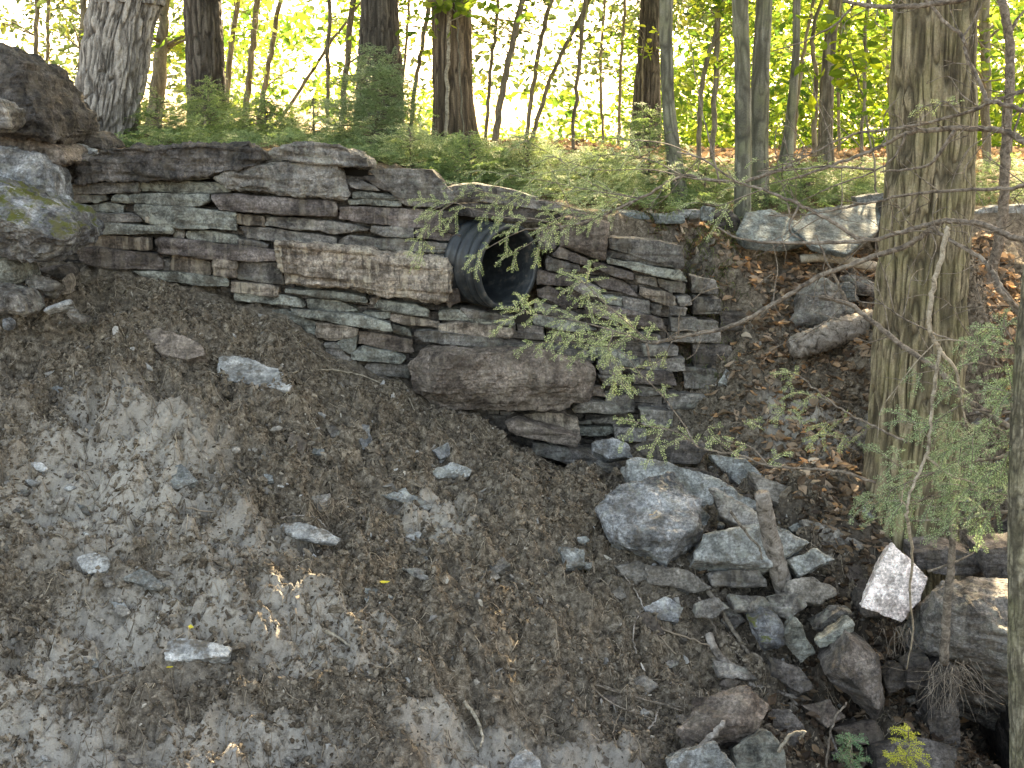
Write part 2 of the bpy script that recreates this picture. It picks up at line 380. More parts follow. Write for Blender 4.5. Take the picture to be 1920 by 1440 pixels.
fattr(gme, 'damp', np.clip(sstep(.75, 1.6, gxf + damp_shade_n) * sstep(7.4, 6.4, gyf) * .9, 0, 1))  # damp gully soil; the dark tone also stands in for the hollow's shade
PATCH = ((-2.15, 6.35, .55, .5), (-2.6, 5.25, .7, .3), (-1.75, 5.6, .5, .25), (-.95, 5.6, .35, .2), (-1.2, 5.1, .45, .15), (-2.9, 6.0, .4, .3), (-1.4, 6.05, .3, .2),
                       (-.2, 5.25, .3, .15), (-.45, 6.5, .25, .2), (1.85, 7.6, .35, .3), (.35, 5.3, .3, .15), (-2.0, 5.05, .3, .12))
def packed(x, y):
    pk = 0
    for cx, cy, rx, ry in PATCH:
        pk = np.maximum(pk, np.clip(1.5 - ((x - cx) / rx) ** 2 - ((y - cy) / ry) ** 2 + .5 * vnoise(np.stack([x * 7, y * 7, 0 * x], -1), 78), 0, 1))
    return pk
fattr(gme, 'packed', packed(gxf, gyf))
ground = link('ground', gme, M['dirt']); ground['kind'] = 'structure'

# ---------------------------------------------------------------- rocks (collected, then remeshed in one pass)
ROCKS = []
def rock(poly, Y, mat, name='stone', label=None, cat=None, group=None, parent=None, thick=.25, tilt=0.0, bulge=.02, rough=.012,
         vox=.012, shrink=.9, extra=(), strata=.6, jit=.012, cuts=(9, .84, .97)):
    """poly: outline of the face we see, in photograph pixels, standing at distance Y; tilt = how far it leans back per metre of height"""
    pyc = sum(p[1] for p in poly) / len(poly); pxc = sum(p[0] for p in poly) / len(poly)
    rs = random.Random(int(pxc * 131 + pyc * 17))
    n = np.array([0, 1, -tilt]); n = n / np.linalg.norm(n)
    c = P(pxc, pyc, Y); pts = []
    for p in poly:
        dz = (pyc - p[1]) * Y / F
        q = P(p[0], p[1], Y + tilt * dz + rs.uniform(-jit, jit)); pts.append(q)
        pts.append(c + (q - c) * shrink + n * thick * rs.uniform(.8, 1.0))
        if bulge: pts.append(c + (q - c) * rs.uniform(.72, .86) - n * bulge * rs.uniform(.6, 1.1))
        if bulge > .01: pts.append(c + (q - c) * 1.0 + n * thick * .4)
    for px, py, dY in extra: pts.append(P(px, py, Y + dY))
    ROCKS.append(dict(pts=np.array(pts), mat=mat, name=name, label=label, cat=cat, group=group, parent=parent, rough=rough, vox=vox, strata=strata, c=c, cuts=cuts))

def finish_rocks():
    tmp = []
    for r in ROCKS:
        bm = bmesh.new()
        for p in r['pts']: bm.verts.new(p)
        res = bmesh.ops.convex_hull(bm, input=bm.verts[:])
        junk = list({g for g in res['geom_interior'] + res['geom_unused'] if isinstance(g, bmesh.types.BMVert)})
        if junk: bmesh.ops.delete(bm, geom=junk, context='VERTS')
        me = bpy.data.meshes.new('tmp'); bm.to_mesh(me); bm.free()
        o = bpy.data.objects.new('tmp', me); COL.objects.link(o)
        md = o.modifiers.new('r', 'REMESH'); md.mode = 'VOXEL'; md.voxel_size = r['vox']; md.use_smooth_shade = True
        tmp.append(o)
    dg = bpy.context.evaluated_depsgraph_get(); dg.update()
    made = []
    for k, (r, o) in enumerate(zip(ROCKS, tmp)):
        me = bpy.data.meshes.new_from_object(o.evaluated_get(dg)); me.name = r['name']
        nv = len(me.vertices)
        co = np.empty(nv * 3, dtype=np.float32); me.vertices.foreach_get('co', co); co = co.reshape(-1, 3).astype(float)
        no = np.empty(nv * 3, dtype=np.float32); me.vertex_normals.foreach_get('vector', no); no = no.reshape(-1, 3)
        s = r['rough']
        # break the form into flat facets, as split stone has
        rg = np.random.default_rng(k + 400); cc = co.mean(0)
        for _ in range(r['cuts'][0]):
            dn = rg.normal(0, 1, 3); dn /= np.linalg.norm(dn); pr = (co - cc) @ dn
            hcut = pr.max() * rg.uniform(r['cuts'][1], r['cuts'][2])
            co = co - np.maximum(pr - hcut, 0)[:, None] * dn
        q = co + k * 3.1
        st = vnoise(np.stack([q[:, 0] * 3 + q[:, 2] * 2, q[:, 1] * 3, q[:, 2] * 34 + q[:, 0] * 3], -1), k)
        d = s * (1.1 * fbm(q * 7, 3, k) + .55 * ridged(q * 15, 2, k + 3) - .4 + r['strata'] * st + .3 * fbm(q * 48, 2, k + 9))
        # facets knocked off by stepped noise
        cell = vnoise(q * 5, k + 50); d += s * .8 * (np.floor(cell * 4) / 4 - cell)
        co = co + no * d[:, None]
        me.vertices.foreach_set('co', co.astype(np.float32).ravel())
        me.polygons.foreach_set('use_smooth', np.zeros(len(me.polygons), dtype=bool)); me.update()
        me.materials.clear()
        if r['parent'] is not None: ob = link(r['name'], me, M[r['mat']], r['parent'])
        else: ob = link(r['name'], me, M[r['mat']], origin=r['c'])
        if r['label']: ob['label'] = r['label']
        if r['cat']: ob['category'] = r['cat']
        if r['group']: ob['group'] = r['group']
        if r['parent'] is None: ob['kind'] = 'thing'
        made.append(ob)
    for o in tmp:
        me = o.data; bpy.data.objects.remove(o); bpy.data.meshes.remove(me)
    return made

# ---------------------------------------------------------------- the dry stone wall
wall = thing('stone_wall', P(700, 640, 8.0), 'old dry stone retaining wall of flat slabs and boulders round the black pipe', 'wall')
def ws(til, s, mat, name='stone', dY=None, **kw):
    poly = tile(*til, s)
    c = sum(p[0] for p in poly) / len(poly)
    rs = random.Random(s)
    # the faces stand at slightly different depths, and each outline is grown a little so neighbours nearly touch
    cy = sum(p[1] for p in poly) / len(poly)
    poly = [(x + (1.2 if x > c else -1.2), y + (.7 if y > cy else -.7)) for x, y in poly]
    Y = 7.97 + (rs.uniform(-.035, .045) if dY is None else dY) + .15 * float(sstep(990, 1060, c))   # the wall steps back right of the pipe
    kw.setdefault('thick', .3); kw.setdefault('bulge', 0); kw.setdefault('rough', .0052); kw.setdefault('vox', .0075); kw.setdefault('cuts', (4, .95, 1.0)); kw.setdefault('strata', 1.4)
    rock(poly, Y, mat, name, parent=wall, **kw)
A = (100, 240, 4.8); B = (480, 240, 4.8); C_ = (440, 460, 4.8); D = (760, 540, 4.8); E = (980, 380, 4.8); G_ = (980, 600, 4.8)
ws(A, '190 280 450 205 700 160 1150 160 1550 150 1750 130 1860 190 1880 330 1760 350 1440 420 1300 380 900 410 650 480 220 490', 'dark', 'capstone', -.1, thick=.5, rough=.02, strata=1.4)
ws(A, '20 355 180 325 205 470 100 490', 'dark')
ws(A, '50 510 220 490 640 490 755 490 765 575 430 600 60 590', 'grey')
ws(A, '770 475 1200 475 1420 490 1570 500 1600 570 1400 590 980 575 800 575', 'green')
ws(A, '855 465 880 420 980 400 1160 400 1200 370 1290 365 1330 400 1420 460 1300 475', 'green')
ws(B, '-390 455 -225 375 -20 345 110 300 240 310 400 350 620 300 720 310 735 450 830 600 800 640 650 645 480 620 100 590 -220 560', 'grey', 'boulder', -.06, bulge=.03, rough=.013)
ws(B, '-415 595 -200 590 0 610 400 635 700 660 730 720 715 800 400 780 0 770 -330 740 -400 650', 'purple', dY=-.05)
ws(A, '510 650 560 595 800 590 980 580 1200 610 1400 600 1400 640 1330 700 1200 710 900 680 520 665', 'green')
ws(A, '60 600 220 590 230 640 330 670 90 690 60 660', 'grey')
ws(A, '220 595 460 600 475 650 380 680 240 640', 'green')
ws(A, '330 700 480 670 645 690 620 760 340 765', 'green')
ws(A, '80 700 315 700 315 755 120 750', 'grey')
ws(A, '710 700 760 685 1200 715 1480 745 1640 770 1640 920 1200 900 1080 890 880 870 870 780 720 760', 'green', dY=-.03)
ws(A, '1645 770 1890 795 1895 885 1645 860', 'tan')
ws(A, '170 770 640 770 800 800 800 850 450 850 210 855', 'grey')
ws(A, '820 800 870 780 870 860 820 850', 'tan')
ws(A, '240 860 460 855 870 875 1060 880 1090 920 1070 965 700 960 400 950 240 925', 'green')
ws(A, '1105 915 1170 930 1160 985 1090 980', 'grey')
ws(A, '1185 960 1210 930 1400 930 1640 975 1680 1000 1670 1045 1500 1020 1200 1000', 'green')
ws(A, '230 990 280 960 500 960 700 975 880 990 890 1090 840 1110 640 1080 380 1080 230 1080', 'tan')
ws(A, '910 1010 950 985 1300 1010 1640 1045 1900 1075 2010 1090 2060 1150 2050 1190 1900 1205 1640 1190 1420 1180 950 1120', 'purple', dY=-.03)
ws(A, '200 1100 400 1080 800 1110 930 1130 980 1200 985 1280 700 1275 400 1260 230 1180', 'purple')
ws(A, '985 1170 1050 1170 1045 1290 985 1290', 'grey')
ws(A, '1060 1150 1120 1140 1350 1190 1410 1210 1410 1330 1200 1310 1050 1280', 'tan')
ws(A, '1430 1200 1480 1170 1640 1190 1640 1350 1440 1330', 'tan')
ws(A, '1645 1195 2050 1220 2070 1400 1900 1390 1645 1355', 'grey')
ws(A, '700 1290 1100 1300 1560 1340 1580 1430 1300 1420 880 1370', 'green')
ws(A, '1600 1380 1900 1410 2020 1430 2020 1520 1600 1480', 'tan')
ws(B, '80 200 150 170 230 180 400 120 560 130 750 160 1000 260 1020 350 960 370 780 310 620 285 440 285 250 235 90 260', 'grey', 'capstone', -.12, thick=.45, rough=.012)
ws(B, '1000 380 1150 365 1400 370 1580 375 1640 460 1780 580 1800 650 1650 720 1400 700 1330 690 1340 560 1240 530 1180 430', 'grey', 'boulder', -.03, thick=.45)
ws(B, '960 440 1180 410 1240 530 1220 570 1100 540', 'dark')
ws(B, '830 490 950 465 1130 570 900 545 860 530', 'grey')
ws(B, '870 590 950 570 1290 620 1290 645 870 630', 'green')
ws(B, '820 640 1000 630 1300 660 1310 705 1180 710 830 690', 'green')
ws(B, '750 710 1000 705 1470 730 1590 760 1820 860 1820 930 1600 920 1290 890 950 855 750 820', 'purple')
ws(B, '1040 880 1200 890 1420 900 1420 985 1180 980 1100 940 1040 930', 'grey')
ws(B, '1430 900 1840 960 1830 1030 1440 990', 'purple')
ws(B, '80 800 130 790 500 820 900 870 1040 900 1030 930 720 950 500 920 300 905 80 880', 'grey')
ws(B, '-170 885 130 900 420 935 730 980 735 1060 500 1065 200 1020 -80 985', 'grey')
ws(B, '-160 1000 0 1020 110 1050 100 1080 -170 1060', 'grey')
ws(B, '745 1010 850 970 1460 1010 1740 1050 1775 1080 1760 1120 1500 1120 1100 1095 750 1070', 'grey')
ws(B, '150 1070 230 1030 400 1030 460 1070 800 1080 1050 1100 1500 1140 1750 1160 1780 1190 1770 1440 1740 1600 1500 1560 1000 1500 500 1430 260 1400 240 1250', 'tan', 'boulder', -.07, bulge=.03, rough=.015)
ws(B, '1810 1290 1850 1210 1890 1240 1880 1420 1800 1430', 'dark')
ws(C_, '450 395 900 420 1170 460 1200 500 1180 525 900 490 450 430', 'green')
ws(C_, '640 480 930 490 1100 560 1120 600 860 600 650 570', 'green')
ws(C_, '0 410 300 430 560 470 640 530 620 560 400 530 0 490', 'green')
ws(C_, '480 560 720 590 1130 630 1400 700 1430 770 1400 790 1000 720 700 670 530 640', 'green', dY=-.03)
ws(C_, '1420 710 1540 740 1600 810 1590 830 1430 790', 'green')
ws(C_, '720 690 1000 730 1110 760 1100 810 1000 810 900 860 740 830', 'tan')
ws(C_, '1120 770 1300 790 1600 850 1610 960 1590 985 1400 950 1110 890', 'brown')
ws(C_, '910 880 1000 820 1100 820 1100 900 1060 990 920 930', 'green')
ws(C_, '1050 960 1150 900 1420 960 1530 1020 1480 1070 1200 1050 1050 1030', 'green')
ws(C_, '800 880 900 880 1050 1040 950 1030 820 960', 'grey')
ws(C_, '230 600 450 580 720 690 720 820 560 780 300 690', 'green')
ws(C_, '1190 1060 1560 1090 1580 1200 1300 1180 1160 1110', 'grey')
ws(C_, '1300 500 1640 540 1740 590 1740 640 1400 600 1250 560', 'green')
ws(C_, '1160 600 1400 600 1400 660 1230 660 1140 640', 'green')
ws(C_, '1400 610 1750 660 1840 690 1830 750 1600 720 1400 680', 'tan')
ws(C_, '1210 480 1310 460 1290 540 1210 530', 'tan')
ws(D, '300 210 400 175 500 230 700 230 980 260 980 320 960 350 700 320 300 290', 'green')
ws(D, '290 330 470 310 700 340 960 370 990 400 930 450 850 460 700 430 470 400 300 400', 'tan')
ws(D, '70 390 290 390 450 410 860 460 1000 490 1110 520 1100 550 900 560 600 530 160 490 80 430', 'grey', dY=-.04)
ws(D, '130 560 420 540 700 555 1000 565 1180 540 1330 590 1500 690 1640 690 1710 720 1730 800 1680 900 1640 1000 1400 1110 1000 1100 650 1080 380 1090 200 1030 60 930 10 700', 'brown', 'boulder', -.12, thick=.4, bulge=0, rough=.013, cuts=(0, 1, 1), strata=.15,
   extra=[(850, 665, -.16), (825, 700, -.16), (810, 735, -.14), (960, 700, -.13), (1060, 720, -.1)])
ws(D, '1160 500 1280 510 1620 570 1590 600 1420 615 1250 580', 'grey')
ws(D, '1470 630 1680 650 1690 680 1510 665', 'grey')
ws(D, '1610 560 1720 580 1720 640 1610 620', 'grey')
ws(D, '1500 1090 1640 1010 1900 1050 2050 1110 1900 1130 1520 1125', 'grey', dY=-.08)
ws(D, '1000 1150 1280 1120 1400 1130 1550 1200 1580 1420 1530 1400 1300 1340 1000 1250', 'tan', 'boulder', -.1)
ws(D, '890 1220 1000 1190 1300 1270 1540 1340 1540 1430 1300 1390 1000 1330 920 1290', 'brown', 'slab', -.2)
ws(D, '370 0 480 0 490 120 400 180 370 160', 'brown')
ws(E, '340 240 380 130 640 150 790 190 780 260 740 330 740 520 620 500 340 380', 'brown', 'boulder', -.06, bulge=.03)
ws(E, '270 480 340 390 600 520 600 580 440 530 300 490', 'purple', dY=-.03)
ws(E, '200 510 220 480 500 560 530 620 350 640 220 600', 'grey')
ws(E, '610 520 700 540 1010 630 1000 700 800 660 640 590', 'purple')
ws(E, '750 330 800 310 1000 320 1250 350 1440 390 1450 590 1370 600 1310 480 1000 440 760 410', 'grey', 'capstone', -.02)
ws(E, '750 420 1000 460 1200 500 1370 570 1360 600 1150 560 900 520 760 490', 'grey')
ws(E, '760 500 1000 540 1440 620 1480 710 1310 680 1000 610 770 550', 'green', dY=-.04)
ws(E, '1010 650 1200 670 1210 760 1020 720', 'grey')
ws(E, '1220 680 1460 730 1460 820 1330 810 1230 760', 'grey')
ws(E, '1060 760 1300 810 1370 850 1390 920 1330 940 1060 850', 'tan')
ws(E, '600 680 800 670 920 710 1040 850 930 810 700 750', 'purple')
ws(E, '700 840 890 860 890 930 780 920', 'green')
ws(E, '890 840 1140 890 1140 1000 900 960', 'grey')
ws(E, '1140 900 1250 920 1240 1020 1150 1010', 'grey')
ws(E, '130 610 300 640 420 660 500 750 240 740 130 730', 'purple')
ws(E, '120 780 240 750 430 860 500 960 400 960 130 850', 'purple')
ws(E, '560 890 1000 980 1260 1050 1280 1140 1000 1100 700 1030 560 960', 'purple', dY=-.03)
ws(E, '1390 850 1510 840 1520 920 1420 930', 'grey')
ws(E, '1320 940 1480 950 1470 1020 1330 1010', 'grey')
ws(E, '1330 1030 1560 1040 1560 1160 1340 1160', 'grey')
ws(E, '330 580 540 660 590 720 480 690 340 620', 'green')
ws(E, '510 690 690 770 700 850 560 840 440 760', 'grey')
ws(E, '100 890 420 970 560 1040 460 1060 110 990', 'grey')
ws(E, '100 1010 560 1090 680 1150 400 1160 110 1090', 'green')
ws(E, '700 1110 1000 1150 1000 1230 720 1200', 'grey')
ws(E, '1340 1170 1560 1180 1550 1260 1330 1250', 'grey')
ws(G_, '980 450 1350 480 1390 590 1000 580', 'purple')
ws(G_, '1000 590 1300 610 1310 660 1100 690 1000 670', 'grey')
ws(G_, '740 640 1000 680 1000 830 900 830 760 750', 'grey')
ws(G_, '610 590 730 600 740 700 620 680', 'brown')
ws(G_, '660 370 880 410 900 500 700 500', 'grey')
ws(G_, '990 380 1120 350 1450 340 1480 460 1100 450', 'grey')
ws(G_, '620 910 800 870 930 930 850 950 640 940', 'grey')
ws(G_, '510 970 800 960 850 1010 700 1040 520 1040', 'green')
ws(G_, '500 910 620 900 620 945 510 945', 'grey')
ws(G_, '850 960 1000 990 1100 1080 900 1070', 'grey')
ws(G_, '680 500 880 510 960 600 740 600', 'grey')
ws(G_, '560 230 900 300 1080 420 1000 430 700 380', 'green')
ws(G_, '1000 100 1240 130 1240 200 1000 170', 'grey')
ws(G_, '1080 220 1400 240 1400 330 1090 330', 'grey')
ws(G_, '80 1100 300 1130 500 1190 880 1310 870 1390 500 1330 100 1210', 'grey', 'slab', -.26, rough=.009)
W0 = (0, 0, 1)
ws(W0, '838 386 900 380 1000 392 1052 402 1048 420 940 414 850 404', 'dark', thick=.4)
ws(W0, '900 366 1000 376 1060 384 1050 398 980 388 895 378', 'grey', thick=.4)
ws(W0, '830 352 890 345 960 356 1010 372 960 380 850 370', 'grey', thick=.4)
ws(W0, '822 395 848 396 858 418 850 440 826 432', 'dark')
ws(W0, '1012 418 1048 420 1042 470 1014 470 1004 450', 'dark')
ws(W0, '862 578 905 590 960 592 955 600 880 596', 'grey')
for sp, m_, dy in (('1296 518 1342 526 1348 552 1300 548', 'grey', .1), ('1290 598 1346 604 1352 642 1292 640', 'grey', .06), ('1300 642 1372 650 1374 690 1300 690', 'dark', .1), ('1282 690 1342 695 1348 730 1286 728', 'grey', .05),
                  ('1330 700 1402 710 1398 742 1335 738', 'dark', .12), ('1250 735 1322 742 1320 770 1255 767', 'grey', .0), ('1350 585 1398 592 1394 622 1352 620', 'dark', .22), ('1300 555 1350 562 1352 590 1300 590', 'grey', .1),
                  ('1200 768 1262 774 1260 800 1205 796', 'grey', -.05), ('1150 800 1215 806 1212 830 1155 826', 'grey', -.08)):
    ws(W0, sp, m_, dY=dy)
# rubble core behind the face stones, left open where the pipe runs through
def core_boxes():
    v = []; f = []
    for x0, y0, x1, y1 in ((105, 330, 470, 560), (470, 310, 690, 700), (690, 345, 845, 780), (845, 404, 1020, 412), (845, 588, 1020, 860), (1020, 420, 1135, 880), (1135, 470, 1270, 880)):
        yc = 8.13 if x0 < 1020 else 8.29
        q = [P(x0, y0, yc), P(x1, y0, yc), P(x1, y1, yc), P(x0, y1, yc)]
        b0 = len(v); v += q + [a + np.array([0, .3, 0]) for a in q]
        f += [[b0, b0 + 1, b0 + 2, b0 + 3], [b0 + 5, b0 + 4, b0 + 7, b0 + 6], [b0 + 4, b0 + 5, b0 + 1, b0], [b0 + 3, b0 + 2, b0 + 6, b0 + 7], [b0 + 1, b0 + 5, b0 + 6, b0 + 2], [b0 + 4, b0, b0 + 3, b0 + 7]]
    return build_mesh('core', np.array(v), [np.array(f)], False)
link('rubble_core', core_boxes(), M['fill'], wall)
def filler():
    # thin stones set back between the face stones
    v = []; f = []; rs = random.Random(5)
    for x0, y0, x1, y1, Y in ((112, 345, 470, 535, 8.05), (470, 320, 690, 690, 8.05), (690, 350, 842, 770, 8.05), (845, 596, 1020, 850, 8.05), (1024, 425, 1135, 870, 8.2), (1135, 470, 1262, 870, 8.2)):
        y = y0
        while y < y1:
            h = rs.uniform(9, 17); x = x0 - rs.uniform(0, 30)
            while x < x1:
                L = rs.uniform(40, 120); xa, xb = max(x, x0), min(x + L - 2, x1); x += L
                if xb - xa < 8: continue
                yy = y + .1 * (xa - x0) * (y0 - 250) / 350; d = Y + rs.uniform(.0, .06); j = lambda: rs.uniform(-1.5, 1.5); sl = (xb - xa) * .09
                q = [P(xa + j(), yy + j(), d), P(xb + j(), yy + sl + j(), d), P(xb + j(), yy + sl + h - 1.5 + j(), d), P(xa + j(), yy + h - 1.5 + j(), d)]
                b0 = len(v); v += q + [a + np.array([0, .25, 0]) for a in q]
                f += [[b0, b0 + 1, b0 + 2, b0 + 3], [b0 + 5, b0 + 4, b0 + 7, b0 + 6], [b0 + 4, b0 + 5, b0 + 1, b0], [b0 + 3, b0 + 2, b0 + 6, b0 + 7], [b0 + 1, b0 + 5, b0 + 6, b0 + 2], [b0 + 4, b0, b0 + 3, b0 + 7]]
            y += h
    o = link('filler_stones', build_mesh('filler', np.array(v), [np.array(f)], False), M['dark'], wall); o['kind'] = 'stuff'
filler()

# ---------------------------------------------------------------- boulders, slabs and stones
def R(px, Y, mat, label, name='boulder', cat='boulder', **kw):
    if cat == 'slab': kw.setdefault('cuts', (4, .93, 1.0)); kw.setdefault('bulge', .004); kw.setdefault('rough', .006)
    rock(nums(px), Y, mat, name, label, cat, **kw)
def RT(til, s, Y, mat, label, name='boulder', cat='boulder', **kw):
    if cat == 'slab': kw.setdefault('cuts', (4, .93, 1.0)); kw.setdefault('bulge', .004); kw.setdefault('rough', .006)
    rock(tile(*til, s), Y, mat, name, label, cat, **kw)
TG = (0, 80, 6); TH = (0, 320, 4.8)
LG = 'boulders piled at the left end of the wall'
RT(TG, '-500 -60 -200 0 0 50 150 130 280 220 310 310 440 540 590 720 650 790 670 950 700 1160 560 1130 300 1070 100 1000 -300 960', 7.6, 'dark', 'huge dark boulder with a sloping back, highest of the left pile', thick=.8, bulge=.02, rough=.022, vox=.018, group=LG,
   extra=[(60, 190, -.2), (30, 130, -.12), (80, 255, -.15), (-60, 240, -.2)])
RT(TG, '-300 1010 0 1030 100 1010 230 1040 500 1110 700 1180 830 1350 540 1420 350 1420 0 1400 -300 1400', 7.62, 'brown', 'reddish brown block wedged under the huge dark boulder', thick=.5, group=LG)
RT(TG, '-300 600 0 660 140 830 120 930 0 1040 -300 1000', 7.2, 'grey', 'split stone with pale layered end at the upper left picture edge', thick=.3, group=LG, strata=1.6)
RT(TG, '690 960 1000 990 1200 1090 1240 1170 1150 1190 820 1130 680 1060', 8.3, 'dark', 'flat dark stone lying at the foot of the pale leaning trunk', 'flat_stone', 'stone', thick=.4, group=LG)
RT(TG, '700 1120 900 1140 1100 1190 1080 1225 850 1240 720 1180', 8.12, 'pale', 'pale crusty stone tucked behind the long dark capstone', 'flat_stone', 'stone', thick=.2, tilt=.8, group=LG)
RT(TH, '-400 -220 100 -215 280 -180 420 -30 470 60 530 320 430 320 280 280 150 260 0 240 -400 200', 7.42, 'blue', 'blue grey boulder between the reddish block and the mossy boulder', thick=.45, bulge=.04, rough=.016, group=LG)
RT(TH, '-400 20 0 100 110 150 270 230 540 350 650 410 720 530 725 580 690 700 560 800 300 830 100 790 0 740 -400 640', 7.05, 'mossy', 'big blue grey boulder with green moss patches and a dark underside', thick=.55, bulge=.0, rough=.016, group=LG, tilt=.0,
   extra=[(0, 410, -.3), (60, 430, -.28), (118, 452, -.22), (-80, 390, -.3), (140, 446, -.06), (100, 400, .12), (20, 350, .1)])
RT(TH, '-300 800 0 770 80 800 180 870 215 930 200 1010 100 1040 -300 1020', 7.2, 'green', 'pale green block at the left edge below the mossy boulder', thick=.3, group=LG)
RT(TH, '210 960 300 910 480 960 560 1010 440 1100 250 1060', 7.25, 'grey', 'flat brownish grey stone leaning under the mossy boulder', 'flat_stone', 'stone', thick=.15, tilt=.5, group=LG)
RT(TH, '560 970 620 925 650 1000 640 1110 550 1120', 7.35, 'tan', 'small pointed stone standing upright in the dirt near the wall', 'stone', 'stone', thick=.1, rough=.006, vox=.008)
RT(TH, '-300 1040 0 1055 100 1090 220 1160 310 1270 200 1330 0 1260 -300 1230', 7.0, 'grey', 'long rounded stone lowest in the left pile', thick=.35, group=LG, bulge=.04)
RT(TH, '370 1250 500 1190 650 1150 660 1200 500 1260 400 1275', 7.12, 'pale', 'thin pale stone sliver lying below the pointed upright stone', 'flat_stone', 'stone', thick=.06, tilt=.6, rough=.005, vox=.007)
RT(TH, '560 1270 700 1230 780 1300 760 1350 640 1330', 7.1, 'grey', 'low brown stone beside the thin pale sliver', 'flat_stone', 'stone', thick=.12, tilt=.5)
RT(TH, '20 1340 60 1320 100 1380 90 1450 30 1430', 6.95, 'blue', 'small egg shaped pale stone below the left pile', 'stone', 'stone', thick=.1, rough=.005, vox=.008)
RT(TH, '300 900 560 850 620 900 600 980 460 960', 7.5, 'dark', 'dark brown stone in the gap behind the flat leaning stone', 'stone', 'stone', thick=.3, group=LG)
RT(TH, '110 1070 250 1060 320 1200 230 1200 130 1130', 7.15, 'grey', 'brown stone squeezed between the rounded stone and the pale green block', 'stone', 'stone', thick=.2, group=LG)

def lying(poly, mat, label, name='flat_stone', thick=.07, lift=.02, tilt=.9, **kw):
    poly = nums(poly); cx = sum(p[0] for p in poly) / len(poly); by = max(p[1] for p in poly)
    cy = sum(p[1] for p in poly) / len(poly)
    Y = hit(cx, cy) - lift
    kw.setdefault('rough', .007); kw.setdefault('vox', .0075); kw.setdefault('bulge', .003); kw.setdefault('cuts', (3, .92, 1.0)); kw.setdefault('strata', 1.2)
    rock(poly, Y, mat, name, label, 'stone', thick=thick, tilt=tilt, **kw)
lying('405,700 412,668 450,665 520,690 552,722 540,732 480,722 415,712', 'pale', 'bright bluish white slab lying on the dirt below the wall', thick=.05, lift=.07, tilt=1.2, strata=1.2)
lying('262,618 300,614 372,642 390,664 350,676 300,664', 'brown', 'brown wedge shaped stone lying in dirt left of the bright slab', thick=.14, lift=.08)
lying('525,985 560,978 610,988 642,1008 630,1020 580,1016 540,1002', 'pale', 'whitish oblong stone alone in the middle of the dirt bank', thick=.06, lift=.05, strata=1.3)
lying('303,1222 322,1194 375,1198 437,1214 430,1232 310,1238', 'pale', 'pale grey slab with a yellow leaf lying above it', thick=.08, lift=.05)
lying('228,1085 265,1062 308,1090 300,1106', 'slab', 'diamond shaped grey stone left in the middle of the dirt', thick=.07, lift=.05)
lying('143,1042 180,1033 207,1050 202,1072 165,1077 150,1067', 'pale', 'flat whitish stone left of the diamond shaped stone')
lying('662,802 690,796 702,835 680,844', 'blue', 'bluish stone left of the white sliver near the slope centre', thick=.07, lift=.05)
lying('733,830 760,826 788,845 770,853', 'pale', 'white sliver of stone right of the bluish stone', thick=.03)
lying('808,842 840,830 847,850 825,862', 'blue', 'small pointed grey stone right of the white sliver', thick=.05)
lying('803,882 850,863 887,880 880,894 820,898', 'slab', 'broad grey stone below the small pointed stone', thick=.06)
lying('298,878 340,868 372,900 330,918 310,905', 'slab', 'flat grey stone in dirt below the pale dusty patch', thick=.07)
lying('1020,930 1060,936 1082,960 1050,968', 'slab', 'grey stone in dirt left of the cracked pale boulder', thick=.06)
lying('1048,1025 1097,1028 1102,1062 1060,1066', 'slab', 'square grey stone in dirt below and left of the cracked pale boulder', thick=.08, lift=.05)
lying('348,756 370,748 392,780 385,800 360,784', 'blue', 'narrow bluish stone below the bright slab', thick=.05)
lying('1205,1140 1250,1116 1284,1138 1272,1168 1222,1162', 'blue', 'whitish veined stone lying on the dirt at the edge of the rock pile', 'stone', thick=.1, lift=.06)
lying('1192,1152 1220,1143 1252,1190 1232,1194', 'brown', 'brown flake leaning on the whitish veined stone', thick=.06, lift=.05)
lying('708,927 760,912 812,950 800,958', 'slab', 'long thin grey stone near the dried root tuft', thick=.05)
lying('648,1312 680,1288 692,1300 660,1344', 'pale', 'narrow pale stone at the bottom left of the branching root', thick=.05)
lying('688,1347 760,1322 782,1330 720,1374', 'tan', 'stone with a straight pale edge beside the narrow pale stone', thick=.08, lift=.05)
lying('793,1147 825,1128 832,1150 810,1178 800,1172', 'grey', 'pointed brown stone left of the long lying twig', thick=.07, lift=.05)
lying('750,1062 800,1070 826,1082 815,1092 770,1080', 'grey', 'brown oblong stone above the single yellow leaf', thick=.06, lift=.04)
lying('660,1105 700,1098 740,1120 700,1135', 'slab', 'pale stone under the single yellow leaf', thick=.05)
lying('270,1000 330,990 395,1035 340,1060 280,1040', 'slab', 'broad flat stone mostly covered by dust above the diamond stone', thick=.06, lift=.0)
lying('900,1050 940,1040 960,1060 930,1075', 'grey', 'small rounded stone right of the slope centre', thick=.07)
lying('955,1425 985,1405 1015,1425 1020,1460 950,1460', 'pale', 'pale stone cut by the bottom picture edge left of the brown boulder', 'stone', thick=.1, lift=.08)
lying('880,1440 900,1424 915,1440 910,1460', 'pale', 'tiny white stone cut by the bottom picture edge', 'stone', thick=.06, lift=.06)

